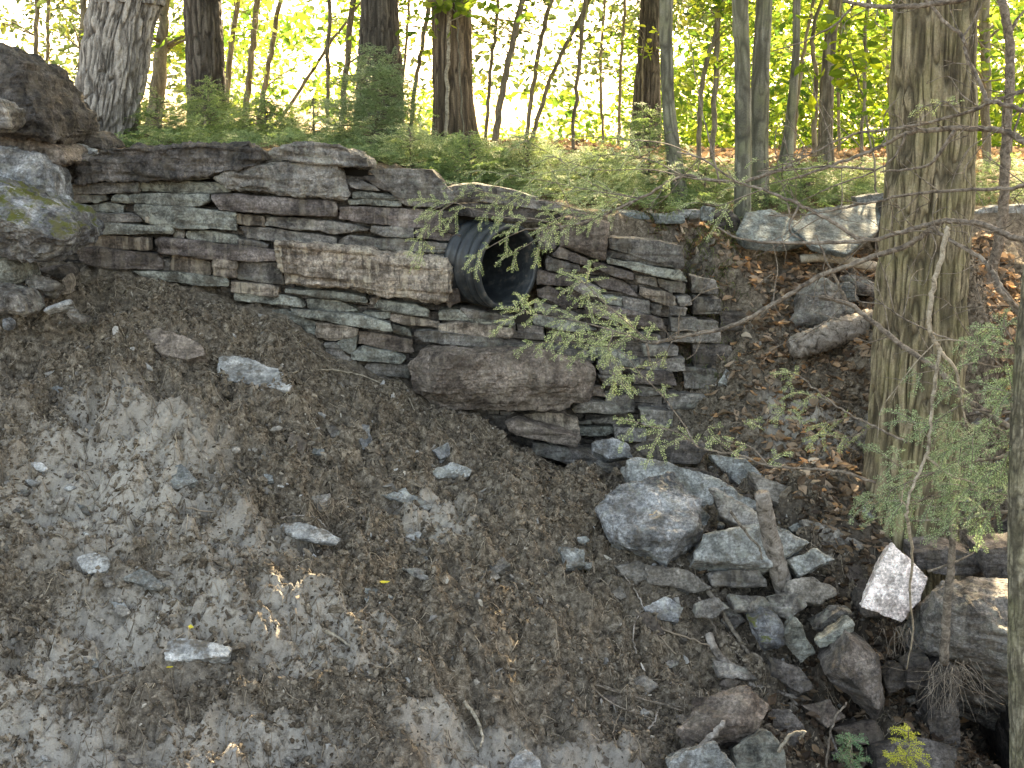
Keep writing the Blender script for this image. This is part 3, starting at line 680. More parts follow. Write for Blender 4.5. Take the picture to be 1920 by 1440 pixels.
RG = 'rocks of the pile in the gully'
def pile(poly, Y, mat, label, name='boulder', cat='boulder', **kw):
    kw.setdefault('group', RG); kw.setdefault('bulge', 0); kw.setdefault('cuts', (4, .88, .99)); kw.setdefault('rough', .0075); kw.setdefault('vox', .009); kw.setdefault('strata', 1.0); R(poly, Y, mat, label, name, cat, **kw)
pile('1116,950 1166,906 1262,884 1314,936 1318,1000 1252,1060 1150,1014', 6.55, 'blue', 'cracked pale grey boulder with a tan leaf lying on its top', thick=.35, tilt=.75, rough=.014, vox=.009, strata=.3, cuts=(0, 1, 1), extra=[(1175, 1005, -.2), (1262, 1012, -.22), (1308, 985, -.14), (1230, 1050, -.12)])
pile('1160,872 1190,856 1250,866 1330,888 1422,945 1424,978 1340,968 1300,930 1240,905 1175,905', 6.95, 'slab', 'long grey slab sloping right behind the cracked pale boulder', 'slab', 'slab', thick=.3, tilt=.4)
pile('1330,852 1400,858 1444,905 1420,932 1370,900', 7.2, 'slab', 'flat grey stone leaning above the long sloping slab', 'slab', 'slab', thick=.12, tilt=.3)
pile('1298,1052 1316,1000 1440,974 1516,1016 1440,1066', 6.35, 'slab', 'pale flat rock with dark layered edge under the leaning log', thick=.3, tilt=.7, strata=1.6, bulge=.03)
pile('1476,1050 1530,1026 1570,1046 1500,1080', 6.3, 'slab', 'small grey rock right of the leaning log', 'stone', 'stone', thick=.2, tilt=.6)
pile('1322,1076 1424,1066 1448,1102 1340,1100', 6.3, 'grey', 'layered grey rock below the pale flat rock', 'stone', 'stone', thick=.2, tilt=.3, strata=1.5)
pile('1530,1010 1600,1030 1650,1072 1640,1120 1580,1100 1520,1055', 6.5, 'brown', 'large brown slab leaning left of the sunlit white stone', 'slab', 'slab', thick=.2, tilt=.6)
pile('1614,1138 1640,1080 1672,1014 1700,1042 1722,1070 1740,1082 1724,1130 1692,1168 1660,1148', 6.05, 'white', 'bright pinkish white pointed stone with sunlight put into its colour', 'stone', 'stone', thick=.14, tilt=.35, rough=.006, vox=.008, bulge=.0, strata=.1, cuts=(0, 1, 1), jit=0)
pile('1735,1110 1765,1088 1830,1076 1900,1086 2020,1110 2030,1290 1900,1245 1850,1205 1790,1190 1745,1190', 5.85, 'grey', 'big boulder overhanging a dark hollow at the right edge', thick=1.0, tilt=.9, rough=.013, extra=[(1800, 1120, -.12), (1895, 1225, -.2), (1850, 1180, -.16), (1980, 1250, -.2)])
pile('1470,1192 1492,1156 1529,1224 1500,1252', 5.95, 'green', 'upright greenish grey stone right of the speckled dark rock', 'stone', 'stone', thick=.14)
pile('1520,1182 1578,1138 1606,1152 1542,1200', 6.05, 'grey', 'grey stone behind the upright greenish stone', 'stone', 'stone', thick=.15)
pile('1526,1206 1600,1163 1603,1182 1540,1222', 5.9, 'green', 'narrow greenish stone below the grey stone behind', 'stone', 'stone', thick=.12)
pile('1543,1266 1596,1197 1648,1230 1659,1318 1641,1350', 5.75, 'dark', 'big dark angular rock with a brown lower face', thick=.3, extra=[(1572, 1252, -.14), (1648, 1330, -.1), (1610, 1290, -.13)], rough=.006)
pile('1402,1166 1432,1150 1466,1160 1484,1210 1430,1222', 6.0, 'mossy', 'dark rounded rock speckled with lichen', 'stone', 'stone', thick=.2, bulge=.02)
pile('1652,1262 1692,1246 1706,1286 1668,1306', 5.85, 'dark', 'small dark rock left of the bare pole foot', 'stone', 'stone', thick=.15)
pile('1698,1252 1745,1233 1750,1282 1722,1298 1700,1288', 5.8, 'dark', 'dark cubic rock at the foot of the bare pole', 'stone', 'stone', thick=.15)
pile('1270,1370 1330,1306 1402,1284 1442,1322 1402,1394 1290,1400', 5.5, 'brown', 'large dirt covered brown boulder at the bottom', thick=.35, tilt=.5, rough=.012, extra=[(1340, 1370, -.12), (1420, 1350, -.1)])
pile('1372,1405 1400,1382 1442,1363 1474,1410 1480,1465 1385,1465', 5.35, 'green', 'pale greenish rock right of the bluish stone at bottom edge', thick=.3, tilt=.45)
pile('1256,1425 1290,1405 1342,1392 1384,1440 1395,1470 1256,1470', 5.2, 'slab', 'bluish grey rock cut by the bottom edge below the brown boulder', thick=.3, tilt=.45)
pile('1560,1366 1642,1350 1664,1390 1598,1400', 5.7, 'brown', 'low brown rock under the dark angular rock', 'stone', 'stone', thick=.2, tilt=.4)
pile('1430,1330 1480,1328 1514,1370 1495,1425 1450,1395', 5.65, 'dark', 'dark muddy stone right of the large brown boulder', 'stone', 'stone', thick=.15, tilt=.4)
pile('1110,828 1148,818 1180,835 1184,856 1140,860 1112,846', 7.45, 'blue', 'purplish grey stone lying at the wall foot with a pinkish chip', 'stone', 'stone', thick=.2, tilt=.5)
pile('1185,835 1240,820 1332,832 1312,868 1230,870', 7.3, 'dark', 'dark layered stone right of the purplish stone at the wall foot', 'stone', 'stone', thick=.2, tilt=.3, strata=1.6)
pile('1712,1035 1780,1028 1842,1045 1842,1085 1780,1082 1718,1066', 6.4, 'dark', 'black wet rock behind the sunlit white stone', 'stone', 'stone', thick=.3)
pile('1838,1030 1930,1020 1940,1085 1850,1088', 6.3, 'dark', 'dark rock between the bare pole and the mossy edge tree', 'stone', 'stone', thick=.3)
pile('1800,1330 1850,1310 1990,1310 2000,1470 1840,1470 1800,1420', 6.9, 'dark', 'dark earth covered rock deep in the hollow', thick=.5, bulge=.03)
pile('1640,1395 1730,1380 1800,1400 1790,1470 1650,1470', 5.55, 'dark', 'dark flat rock behind the two small seedlings', 'stone', 'stone', thick=.3, tilt=.5)
pile('1300,1130 1345,1118 1370,1140 1340,1160 1305,1155', 6.1, 'grey', 'grey stone in the middle of the crossing sticks', 'stone', 'stone', thick=.12, tilt=.4)
pile('1440,1120 1500,1110 1520,1135 1480,1160 1445,1150', 6.15, 'grey', 'stone at the foot of the leaning log', 'stone', 'stone', thick=.15, tilt=.4)
SL = [('1172,898 1240,905 1335,968 1322,990 1232,955', 6.75, 'slab', 'grey slab edge showing between the cracked boulder and the long sloping slab'),
 ('1330,908 1425,962 1466,1004 1440,1014 1348,965', 6.6, 'grey', 'brownish slab running down to the right under the long sloping slab'),
 ('1400,882 1480,908 1525,962 1492,970 1418,918', 6.9, 'dust', 'dusty slab just behind the top of the leaning log'),
 ('1038,892 1112,904 1155,938 1122,948 1048,918', 7.0, 'grey', 'narrow slab sunk in dirt left of the cracked boulder'),
 ('1500,972 1562,984 1625,1022 1602,1040 1528,1014', 6.6, 'dust', 'flat slab above the large brown leaning slab'),
 ('1205,1058 1292,1066 1336,1102 1302,1114 1218,1088', 6.3, 'dust', 'dirt covered slab right under the cracked boulder'),
 ('1360,1108 1432,1118 1456,1152 1380,1144', 6.15, 'grey', 'short slab left of the foot of the leaning log'),
 ('1440,1228 1502,1252 1536,1292 1502,1304 1448,1268', 5.85, 'dark', 'dark slab below the speckled dark rock'),
 ('1330,1232 1402,1248 1424,1278 1350,1268', 5.85, 'grey', 'slab half buried beside the thick bent root'),
 ('1600,1098 1652,1108 1664,1156 1618,1156', 6.2, 'dark', 'dark stone tucked under the left edge of the sunlit white stone'),
 ('1240,868 1322,878 1402,925 1380,930 1300,905', 7.05, 'dark', 'dark slab edge behind the long sloping slab'),
 ('1470,1085 1530,1080 1572,1110 1540,1135 1480,1120', 6.2, 'dust', 'dusty slab right of the leaning log foot'),
 ('1500,1320 1556,1310 1590,1345 1548,1368', 5.75, 'brown', 'brown slab left of the dark angular rock'),
 ('1150,1060 1200,1050 1235,1078 1190,1098', 6.35, 'dust', 'dirt coloured block below the left end of the cracked boulder'),
 ('1395,1015 1300,1070 1290,1045 1330,1010', 6.45, 'grey', 'grey block against the right side of the cracked boulder')]
for pl, Yp, mp, lp in SL: pile(pl, Yp, mp, lp, 'slab', 'slab', thick=.14, tilt=.55, strata=1.5)
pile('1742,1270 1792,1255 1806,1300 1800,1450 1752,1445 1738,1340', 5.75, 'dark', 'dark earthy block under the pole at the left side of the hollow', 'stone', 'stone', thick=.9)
pile('1902,1262 2050,1250 2080,1480 1912,1480', 5.9, 'dark', 'added unseen rock past the right edge that darkens the hollow', 'stone', 'stone', thick=1.0)  # unseen rock added past the frame, closing the hollow so it stays dark
# right hand slope
R('1485,612 1502,560 1542,518 1592,545 1606,592 1572,612 1520,618', 8.4, 'grey', 'triangular boulder half sunk in the leafy slope by the big trunk', thick=.3, bulge=.04)
R('1570,532 1600,528 1614,565 1592,574', 8.45, 'slab', 'small smooth stone on the triangular boulder', 'stone', 'stone', thick=.12)
R('1578,520 1605,513 1645,530 1640,558 1605,556', 8.6, 'grey', 'rough stone between the triangular boulder and the big trunk', 'stone', 'stone', thick=.2)
R('1378,438 1398,398 1446,390 1506,418 1518,446 1470,456 1396,450', 8.9, 'slate', 'pale grey slab left of the largest slate on the terrace edge', 'slab', 'slab', thick=.1, tilt=1.6, rough=.003, cuts=(0, 1, 1), jit=.004)
R('1482,424 1520,392 1658,374 1648,432 1588,476 1520,460', 8.85, 'slate', 'largest pale slate slab tilted on the terrace edge by the big trunk', 'slab', 'slab', thick=.08, tilt=1.9, rough=.003, cuts=(0, 1, 1), jit=.004)
SG = 'slabs along the terrace edge'
RT(E, '560 60 1100 85 1160 150 900 155 600 115', 8.75, 'slate', 'thin long slab on top of the low upper course', 'slab', 'slab', thick=.3, group=SG)
RT(E, '800 165 1010 180 1010 260 800 245', 8.82, 'grey', 'block under the left part of the thin long slab', 'slab', 'slab', thick=.3, group=SG)
RT(E, '1020 180 1160 190 1150 275 1020 260', 8.82, 'grey', 'block under the right part of the thin long slab', 'slab', 'slab', thick=.3, group=SG)
RT(E, '1160 100 1460 110 1470 190 1200 195', 8.75, 'slate', 'thick grey slab right of the thin long slab', 'slab', 'slab', thick=.3, group=SG)
RT(E, '1270 85 1450 45 1620 55 1620 100 1300 115', 8.95, 'pale', 'pale flat slab behind the thick grey slab', 'slab', 'slab', thick=.15, tilt=1.5, group=SG)
RT(E, '1620 30 1740 45 1710 170 1605 160', 8.8, 'slate', 'upright pale slab at the right end of the upper course', 'slab', 'slab', thick=.12, group=SG)
RT(E, '380 60 560 70 600 150 380 130', 8.5, 'grey', 'grey slab above the reddish boulder of the wall', 'slab', 'slab', thick=.3, group=SG)
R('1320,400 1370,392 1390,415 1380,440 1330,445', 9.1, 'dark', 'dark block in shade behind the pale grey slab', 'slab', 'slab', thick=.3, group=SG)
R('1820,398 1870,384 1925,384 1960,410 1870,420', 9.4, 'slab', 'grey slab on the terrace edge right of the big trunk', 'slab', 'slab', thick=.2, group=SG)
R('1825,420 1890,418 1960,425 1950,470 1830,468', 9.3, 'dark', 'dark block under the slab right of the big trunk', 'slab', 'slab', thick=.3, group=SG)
R('1600,368 1660,362 1668,385 1610,392', 9.3, 'slab', 'small slab touching the left side of the big trunk', 'slab', 'slab', thick=.2, group=SG)
R('1655,375 1675,372 1670,470 1640,470', 9.0, 'dark', 'dark stone in shade behind the largest slate slab', 'slab', 'slab', thick=.2, group=SG)

# small stones scattered over the dirt bank
chipgrp = 'small stones scattered over the dirt bank'
n = 0
while n < 190:
    px = random.uniform(20, 1280); py = random.uniform(620, 1430)
    if py < 600 + .26 * (px - 100) + 60 + (60 if px > 900 else 0): continue
    Y = hit(px, py); s = random.choice([1, 1, 1.5, 1.5, 2.1, 2.6, 3.2]) * 9; k = random.randint(4, 5); a0 = random.uniform(0, 6)
    el = random.uniform(.35, .7); rt = random.uniform(-.3, .7)
    poly = []
    for j in range(k):
        a = a0 + 6.283 * j / k; r = s * random.uniform(.7, 1.2); dx, dy = r * math.cos(a), r * el * math.sin(a)
        poly.append((px + dx * math.cos(rt) - dy * math.sin(rt), py + dx * math.sin(rt) + dy * math.cos(rt)))
    rock(poly, Y + .015, random.choice(['dust', 'dust', 'dust', 'grey', 'slab', 'dust', 'brown', 'pale']), 'stone', 'small loose stone lying half buried in the dark crumbly dirt bank', 'stone', chipgrp,
         thick=.035, tilt=1.0, bulge=0, rough=.004, vox=.006, cuts=(2, .9, 1))
    n += 1
n = 0
while n < 120:
    px = random.uniform(1180, 1900); py = random.uniform(620, 1430)
    if px < 1300 and py < 880: continue
    Y = hit(px, py); s = random.choice([8, 10, 13, 16, 20, 26, 32]); k = random.randint(4, 5); a0 = random.uniform(0, 6)
    poly = [(px + s * random.uniform(.7, 1.2) * math.cos(a0 + 6.283 * j / k), py + .65 * s * random.uniform(.7, 1.2) * math.sin(a0 + 6.283 * j / k)) for j in range(k)]
    rock(poly, Y - .03, random.choice(['grey', 'dark', 'brown', 'slab', 'grey']), 'stone', 'loose brownish stone lying among dead leaves right of the dirt bank', 'stone', 'loose stones right of the dirt bank',
         thick=.08, tilt=.8, bulge=0, rough=.006, vox=.008, cuts=(2, .9, 1))
    n += 1
finish_rocks()

# ---------------------------------------------------------------- culvert pipe
def culvert():
    c = P(954, 501, 7.91); ang = math.radians(46)
    ax = Vector((math.sin(ang), -math.cos(ang), -.06)).normalized()
    up = Vector((0, 0, 1)); sd_ = ax.cross(up).normalized(); up = sd_.cross(ax)
    root = thing('culvert_pipe', c, 'black corrugated plastic pipe sticking out of the stone wall', 'pipe')
    def rev(prof, n=96):
        v = []; f = []
        for s, r in prof:
            for k in range(n):
                a = 2 * math.pi * k / n
                v.append(np.array(Vector([float(t) for t in c]) - ax * s + (sd_ * math.cos(a) + up * math.sin(a)) * r))
        for i in range(len(prof) - 1):
            for k in range(n):
                f.append([i * n + k, i * n + (k + 1) % n, (i + 1) * n + (k + 1) % n, (i + 1) * n + k])
        return build_mesh('pipe', np.array(v), [np.array(f)])
    R0 = .275
    # outside: rings with flat crests and narrow grooves
    prof = []
    s = .05
    while s < 1.2:
        for t, r in ((0, -.036), (.018, -.036), (.028, -.01), (.038, 0), (.064, 0), (.074, -.01), (.084, -.036)): prof.append((s + t, R0 + r))
        s += .102
    link('corrugated_barrel', rev(prof), M['plastic'], root)
    rim = [(.05, R0 - .02), (.05, R0 - .004), (.045, R0), (.004, R0 + .004), (-.004, R0 - .002), (-.004, R0 - .022), (.0, R0 - .028), (.02, R0 - .03)]
    link('rim', rev(rim), M['plastic'], root)
    link('liner', rev([(.02, R0 - .03)] + [(.05 + .05 * k, R0 - .041 - .001 * (k % 2)) for k in range(18)]), M['plastic'], root)
    end_disc = rev([(.8, R0 - .039), (.8, .1), (.8, .0005)])  # added dark disc that stands in for the unlit depth of the pipe
    link('dark_end_disc', end_disc, M['fill'], root)
culvert()

# ---------------------------------------------------------------- tubes, trunks, twigs
def catmull(pts, sub=6):
    pts = [np.asarray(p, float) for p in pts]
    if len(pts) < 3: 
        return [pts[0] + (pts[-1] - pts[0]) * t for t in np.linspace(0, 1, sub + 1)]
    q = [2 * pts[0] - pts[1]] + pts + [2 * pts[-1] - pts[-2]]; out = []
    for i in range(1, len(q) - 2):
        for t in np.arange(0, 1, 1 / sub):
            a, b, c, d = q[i - 1], q[i], q[i + 1], q[i + 2]
            out.append(.5 * (2 * b + (c - a) * t + (2 * a - 5 * b + 4 * c - d) * t * t + (3 * b - a - 3 * c + d) * t ** 3))
    out.append(pts[-1]); return out
class MB:
    def __init__(s): s.v = []; s.f4 = []; s.f3 = []; s.n = 0; s.g = []
    def add(s, v, f4=None, f3=None, g=None):
        v = np.asarray(v, float)
        if f4 is not None and len(f4): s.f4.append(np.asarray(f4) + s.n)
        if f3 is not None and len(f3): s.f3.append(np.asarray(f3) + s.n)
        s.v.append(v); s.n += len(v); s.g.append(np.zeros(len(v)) if g is None else g)
    def mesh(s, name, smooth=True):
        fs = []
        if s.f4: fs.append(np.concatenate(s.f4))
        if s.f3: fs.append(np.concatenate(s.f3))
        me = build_mesh(name, np.concatenate(s.v), fs, smooth)
        if any(g.any() for g in s.g) and len(me.vertices) == s.n: fattr(me, 'groove', np.concatenate(s.g))
        return me
def tube(mb, path, rad, n=6, wob=.0):
    path = np.array(path); m = len(path); rad = np.asarray(rad, float)
    tan = np.gradient(path, axis=0); tan /= np.linalg.norm(tan, axis=1)[:, None] + 1e-9
    ref = np.array([0, 0, 1.0]) if abs(tan[:, 2]).mean() < .8 else np.array([0, 1.0, 0])
    s = np.cross(tan, ref); s /= np.linalg.norm(s, axis=1)[:, None] + 1e-9
    u = np.cross(s, tan)
    a = 2 * np.pi * np.arange(n) / n
    ring = (s[:, None] * np.cos(a)[None, :, None] + u[:, None] * np.sin(a)[None, :, None])
    rr = rad[:, None] * np.ones(n)[None]
    if wob: rr = rr * (1 + wob * RNG.uniform(-1, 1, (m, n)))
    v = path[:, None] + ring * rr[..., None]
    i = np.arange(m - 1)[:, None] * n; k = np.arange(n)[None]; k2 = (k + 1) % n
    f = np.stack([i + k, i + k2, i + n + k2, i + n + k], -1).reshape(-1, 4)
    v = np.concatenate([v.reshape(-1, 3), path[:1], path[-1:]])
    f3 = [[m * n, (q + 1) % n, q] for q in range(n)] + [[m * n + 1, (m - 1) * n + q, (m - 1) * n + (q + 1) % n] for q in range(n)]
    mb.add(v, f, f3)

def trunk_mesh(path, rad, n, sub, bark, freq, seed, flare=0.0, vs=3.0):
    """a trunk with real bark relief"""
    pts = catmull(path, sub); m = len(pts); pts = np.array(pts)
    t = np.linspace(0, 1, len(rad)); r = np.interp(np.linspace(0, 1, m), t, rad)
    a = 2 * np.pi * np.arange(n) / n
    R_ = float(np.mean(rad))
    h = np.concatenate([[0], np.cumsum(np.linalg.norm(np.diff(pts, axis=0), axis=1))])
    aa = a[None] + .0 * h[:, None]; hh = h[:, None] + 0 * a[None]
    px_ = np.cos(aa) * R_; py_ = np.sin(aa) * R_
    q = np.stack([px_ * freq, py_ * freq, hh * freq / vs / 2.2], -1).reshape(-1, 3)
    wq = q + .55 * np.stack([vnoise(q * .6, seed + 5), vnoise(q * .6, seed + 6), 0 * q[:, 0]], -1)
    nz = 1 - 2 * np.abs(vnoise(wq, seed))            # 1 in the furrow
    nz2 = 1 - 2 * np.abs(vnoise(wq * 1.9 + 7, seed + 3))
    groove = np.clip(np.maximum(nz, nz2 * .8) - .35, 0, 1) / .65
    big = fbm(np.stack([px_ * 5, py_ * 5, hh * 1.2], -1).reshape(-1, 3), 2, seed + 9) * R_ * .06
    fine = fbm(q * np.array([2.5, 2.5, 6]), 2, seed + 12)
    d = (-bark * groove + bark * .3 * fine + big).reshape(m, n)
    rr = r[:, None] + d
    v = np.stack([pts[:, 0:1] + np.cos(aa) * rr, pts[:, 1:2] + np.sin(aa) * rr, pts[:, 2:3] + 0 * rr], -1).reshape(-1, 3)
    i = np.arange(m - 1)[:, None] * n; k = np.arange(n)[None]; k2 = (k + 1) % n
    f = np.stack([i + k, i + k2, i + n + k2, i + n + k], -1).reshape(-1, 4)
    if pts[-1, 2] < pts[0, 2]: f = f[:, ::-1]
    me = build_mesh('trunk', v, [f]); fattr(me, 'groove', np.clip(groove * 1.1, 0, 1))
    return me

def leaves(mb, c, size, tiltv=.5, fold=.25, fine=False):
    """folded leaf blades at centres c"""
    nL = len(c); c = np.asarray(c); size = np.broadcast_to(np.asarray(size, float), (nL,))
    nrm = RNG.normal(0, tiltv, (nL, 3)); nrm[:, 2] += 1; nrm /= np.linalg.norm(nrm, axis=1)[:, None]
    d = RNG.normal(0, 1, (nL, 3)); d -= (d * nrm).sum(1)[:, None] * nrm; d /= np.linalg.norm(d, axis=1)[:, None]
    s = np.cross(nrm, d); L = size[:, None]
    up = nrm * L * fold * RNG.uniform(-.3, 1, (nL, 1))
    if fine:
        cu = RNG.uniform(-.1, .45, (nL, 1)); wd_ = RNG.uniform(.24, .36, (nL, 1)); sk = RNG.normal(0, .06, (nL, 1))
        def pt(t, wv, h): return c + d * L * (t - .5) + s * L * (wv + sk * np.sin(t * 3)) + nrm * L * (h + cu * (t - .5) ** 2 * 2)
        V = [pt(0, 0, 0), pt(.22, wd_ * .72, fold * .5), pt(.5, wd_, fold * RNG.uniform(.1, 1, (nL, 1))), pt(.8, wd_ * .5, fold * .4), pt(1.02, 0, 0),
             pt(.8, -wd_ * .5, fold * .4), pt(.5, -wd_, fold * RNG.uniform(.1, 1, (nL, 1))), pt(.22, -wd_ * .72, fold * .5), pt(.35, 0, 0), pt(.72, 0, 0)]
        v = np.stack(V, 1).reshape(-1, 3); o = np.arange(nL)[:, None] * 10
        q4 = [[8, 2, 1, 0], [9, 3, 2, 8], [0, 7, 6, 8], [8, 6, 5, 9]]; q3 = [[9, 4, 3], [9, 5, 4]]
        mb.add(v, np.concatenate([o + np.array([q]) for q in q4]), np.concatenate([o + np.array([q]) for q in q3])); return
    b = c - d * L * .5; t = c + d * L * .5 - nrm * L * .1
    l = c - d * L * .08 + s * L * .3 + up; r = c - d * L * .08 - s * L * .3 + up
    v = np.stack([b, r, t, l], 1).reshape(-1, 3); o = np.arange(nL)[:, None] * 4
    mb.add(v, None, np.concatenate([o + np.array([[0, 1, 2]]), o + np.array([[0, 2, 3]])]))

def spray(mb, wood, base, d, nrm, L, nl=.013, nw=.0036, step=.0062, tw=.04, dens=1.0):
    """flat hemlock spray: an axis with side twiglets, needles in two rows"""
    d = d / np.linalg.norm(d); nrm = nrm - d * (nrm @ d); nrm /= np.linalg.norm(nrm); s = np.cross(nrm, d)
    ax_pts = []; p = base.copy(); dd = d.copy(); ns = max(4, int(L / .02)); curl = random.uniform(-.35, .35)
    for k in range(ns + 1):
        ax_pts.append(p.copy()); dd = dd + s * curl / ns + np.array([0, 0, -.5]) / ns; dd /= np.linalg.norm(dd); p = p + dd * L / ns
    ax_pts = np.array(ax_pts)
    segs = [(ax_pts, d)]
    sg = 1
    for t in np.arange(.06, .97, tw / L):
        k = min(int(t * ns), ns - 1); f = t * ns - k; q = ax_pts[k] * (1 - f) + ax_pts[k + 1] * f
        l2 = (.5 * L * (1 - t) ** .8 + .014) * random.uniform(.65, 1.15); sg = -sg
        e = d * random.uniform(.5, .8) + s * sg * random.uniform(.7, 1) + nrm * random.uniform(-.15, .15); e /= np.linalg.norm(e)
        m2 = max(2, int(l2 / .02)); tt = np.linspace(0, 1, m2 + 1)[:, None]
        segs.append((q + e * l2 * tt + np.array([0, 0, -.22 * l2]) * tt ** 2, e))
    V = []
    for pts, e in segs:
        ln = np.linalg.norm(np.diff(pts, axis=0), axis=1).sum(); k = max(3, int(ln / step * dens))
        tt = np.linspace(.04, 1, k); idx = tt * (len(pts) - 1); i0 = np.minimum(idx.astype(int), len(pts) - 2); f = (idx - i0)[:, None]
        q = pts[i0] * (1 - f) + pts[i0 + 1] * f
        side = np.cross(nrm, e); side /= np.linalg.norm(side) + 1e-9
        for sgn in (-1, 1):
            nd = side * sgn + e * .45 + RNG.normal(0, .22, (k, 3)); nd /= np.linalg.norm(nd, axis=1)[:, None]
            ll = nl * RNG.uniform(.7, 1.15, (k, 1)) * np.where(tt > .9, .75, 1)[:, None]
            wv = np.cross(nd, nrm + RNG.normal(0, .3, (k, 3))); wv /= np.linalg.norm(wv, axis=1)[:, None] + 1e-9
            V.append(np.stack([q, q + nd * ll * .5 + wv * nw * .5, q + nd * ll, q + nd * ll * .5 - wv * nw * .5], 1).reshape(-1, 3))
    V = np.concatenate(V); o = np.arange(len(V) // 4)[:, None] * 4
    mb.add(V, o + np.array([[0, 1, 2, 3]]))
    if wood is not None: tube(wood, ax_pts, np.linspace(.0022, .0009, len(ax_pts)), 4)

# ---------------------------------------------------------------- big trees in view
def crown_cloud(c, rad, n, size, mat, parent, name='crown', tiltv=.6):
    p = RNG.normal(0, 1, (n, 3)); p /= np.linalg.norm(p, axis=1)[:, None]
    p *= RNG.uniform(.25, 1, (n, 1)) ** .5 * np.array(rad)
    lump = vnoise((p + c) * .9, 3); p = p[lump > -.35]
    mb = MB(); leaves(mb, p + c, RNG.uniform(.7, 1.3, len(p)) * size, tiltv)
    return link(name, mb.mesh('crown', False), M[mat], parent)
def limb_set(mb, top, r, n=5, reach=3.0):
    for k in range(n):
        a = 6.283 * k / n + random.uniform(-.4, .4); st = top + np.array([0, 0, random.uniform(-2.5, 0)])
        e = st + np.array([math.cos(a) * reach, math.sin(a) * reach, random.uniform(1.2, 2.6)])
        md = (st + e) / 2 + np.array([0, 0, .5]); pp = catmull([st, md, e], 5); tube(mb, pp, np.linspace(r * .4, r * .08, len(pp)), 6)

def tree(name, spec, Y, mat, label, cat='tree', group=None, n=60, bark=.008, freq=22, sub=40, seed=1, crown=None, h_top=6.0, vs=3.0, base_drop=.25):
    """spec: (px,py,width_px) from the base up; the trunk runs on above the picture and a little into the ground"""
    pts = [P(x, y, Y) for x, y, wd in spec]; rad = [wd / F * Y / 2 for x, y, wd in spec]
    d = pts[-1] - pts[-2]; d /= np.linalg.norm(d); d = d * .5 + np.array([0, 0, .5]); d /= np.linalg.norm(d)
    gz_ = float(Hs([pts[0][0]], [pts[0][1]])[0])
    b = pts[0].copy(); b[2] = min(b[2], gz_) - base_drop
    path = [b] + pts + [pts[-1] + d * (h_top * .45), pts[-1] + d * h_top]; rad = [rad[0] * 1.06] + rad + [rad[-1] * .8, rad[-1] * .5]
    root = thing(name, (float(b[0]), float(b[1]), gz_), label, cat, group)
    # uneven segments: resample by length so that the bark is fine where it is seen
    L = np.concatenate([[0], np.cumsum([np.linalg.norm(path[i + 1] - path[i]) for i in range(len(path) - 1)])])
    vis = L[-3]
    cp = catmull(path, 12); cl = np.concatenate([[0], np.cumsum(np.linalg.norm(np.diff(np.array(cp), axis=0), axis=1))])
    want = np.concatenate([np.arange(0, vis, vis / (sub * 6)), np.arange(vis, cl[-1], .15)])
    cp = np.array(cp); rs_ = np.stack([np.interp(want, cl, cp[:, k]) for k in range(3)], -1)
    rad_i = np.interp(want, L * cl[-1] / L[-1], rad)
    tmesh = trunk_mesh2(rs_, rad_i, n, bark, freq, seed, vs)
    link('trunk', tmesh, M[mat], root)
    top = path[-1]
    if crown:
        mb = MB(); limb_set(mb, top, rad[-2], 6, crown[0] * .75); link('limbs', mb.mesh('limbs'), M[mat], root)
        crown_cloud(top + np.array([0, 0, crown[4] if len(crown) > 4 else 1.0]), (crown[0], crown[0], crown[1]), crown[2], crown[3], 'leaf2', root)
    return root
def trunk_mesh2(pts, r, n, bark, freq, seed, vs):
    m = len(pts); a = 2 * np.pi * np.arange(n) / n; R_ = float(np.mean(r))
    h = np.concatenate([[0], np.cumsum(np.linalg.norm(np.diff(pts, axis=0), axis=1))])
    aa = a[None] + 0 * h[:, None]; hh = h[:, None] + 0 * aa
    px_ = np.cos(aa) * R_; py_ = np.sin(aa) * R_
    q = np.stack([px_ * freq, py_ * freq, hh * freq / vs / 2.2], -1).reshape(-1, 3)
    wq = q + .6 * np.stack([vnoise(q * .7, seed + 5), vnoise(q * .7, seed + 6), 0 * q[:, 0]], -1)
    nz = 1 - 3.2 * np.abs(vnoise(wq, seed)); nz2 = .85 - 3.0 * np.abs(vnoise(wq * 1.7 + 7, seed + 3))
    groove = np.clip(np.maximum(nz, nz2), 0, 1)
    big = fbm(np.stack([px_ * 5, py_ * 5, hh * 1.2], -1).reshape(-1, 3), 2, seed + 9) * R_ * .05
    fine = fbm(q * np.array([2.5, 2.5, 5]), 2, seed + 12)
    d = (-bark * groove + bark * .35 * fine + big).reshape(m, n); rr = r[:, None] + d
    v = np.stack([pts[:, 0:1] + np.cos(aa) * rr, pts[:, 1:2] + np.sin(aa) * rr, pts[:, 2:3] + 0 * rr], -1).reshape(-1, 3)
    i = np.arange(m - 1)[:, None] * n; k = np.arange(n)[None]; k2 = (k + 1) % n
    f = np.stack([i + k, i + k2, i + n + k2, i + n + k], -1).reshape(-1, 4)
    me = build_mesh('trunk', v, [f]); fattr(me, 'groove', np.clip(groove, 0, 1)); return me

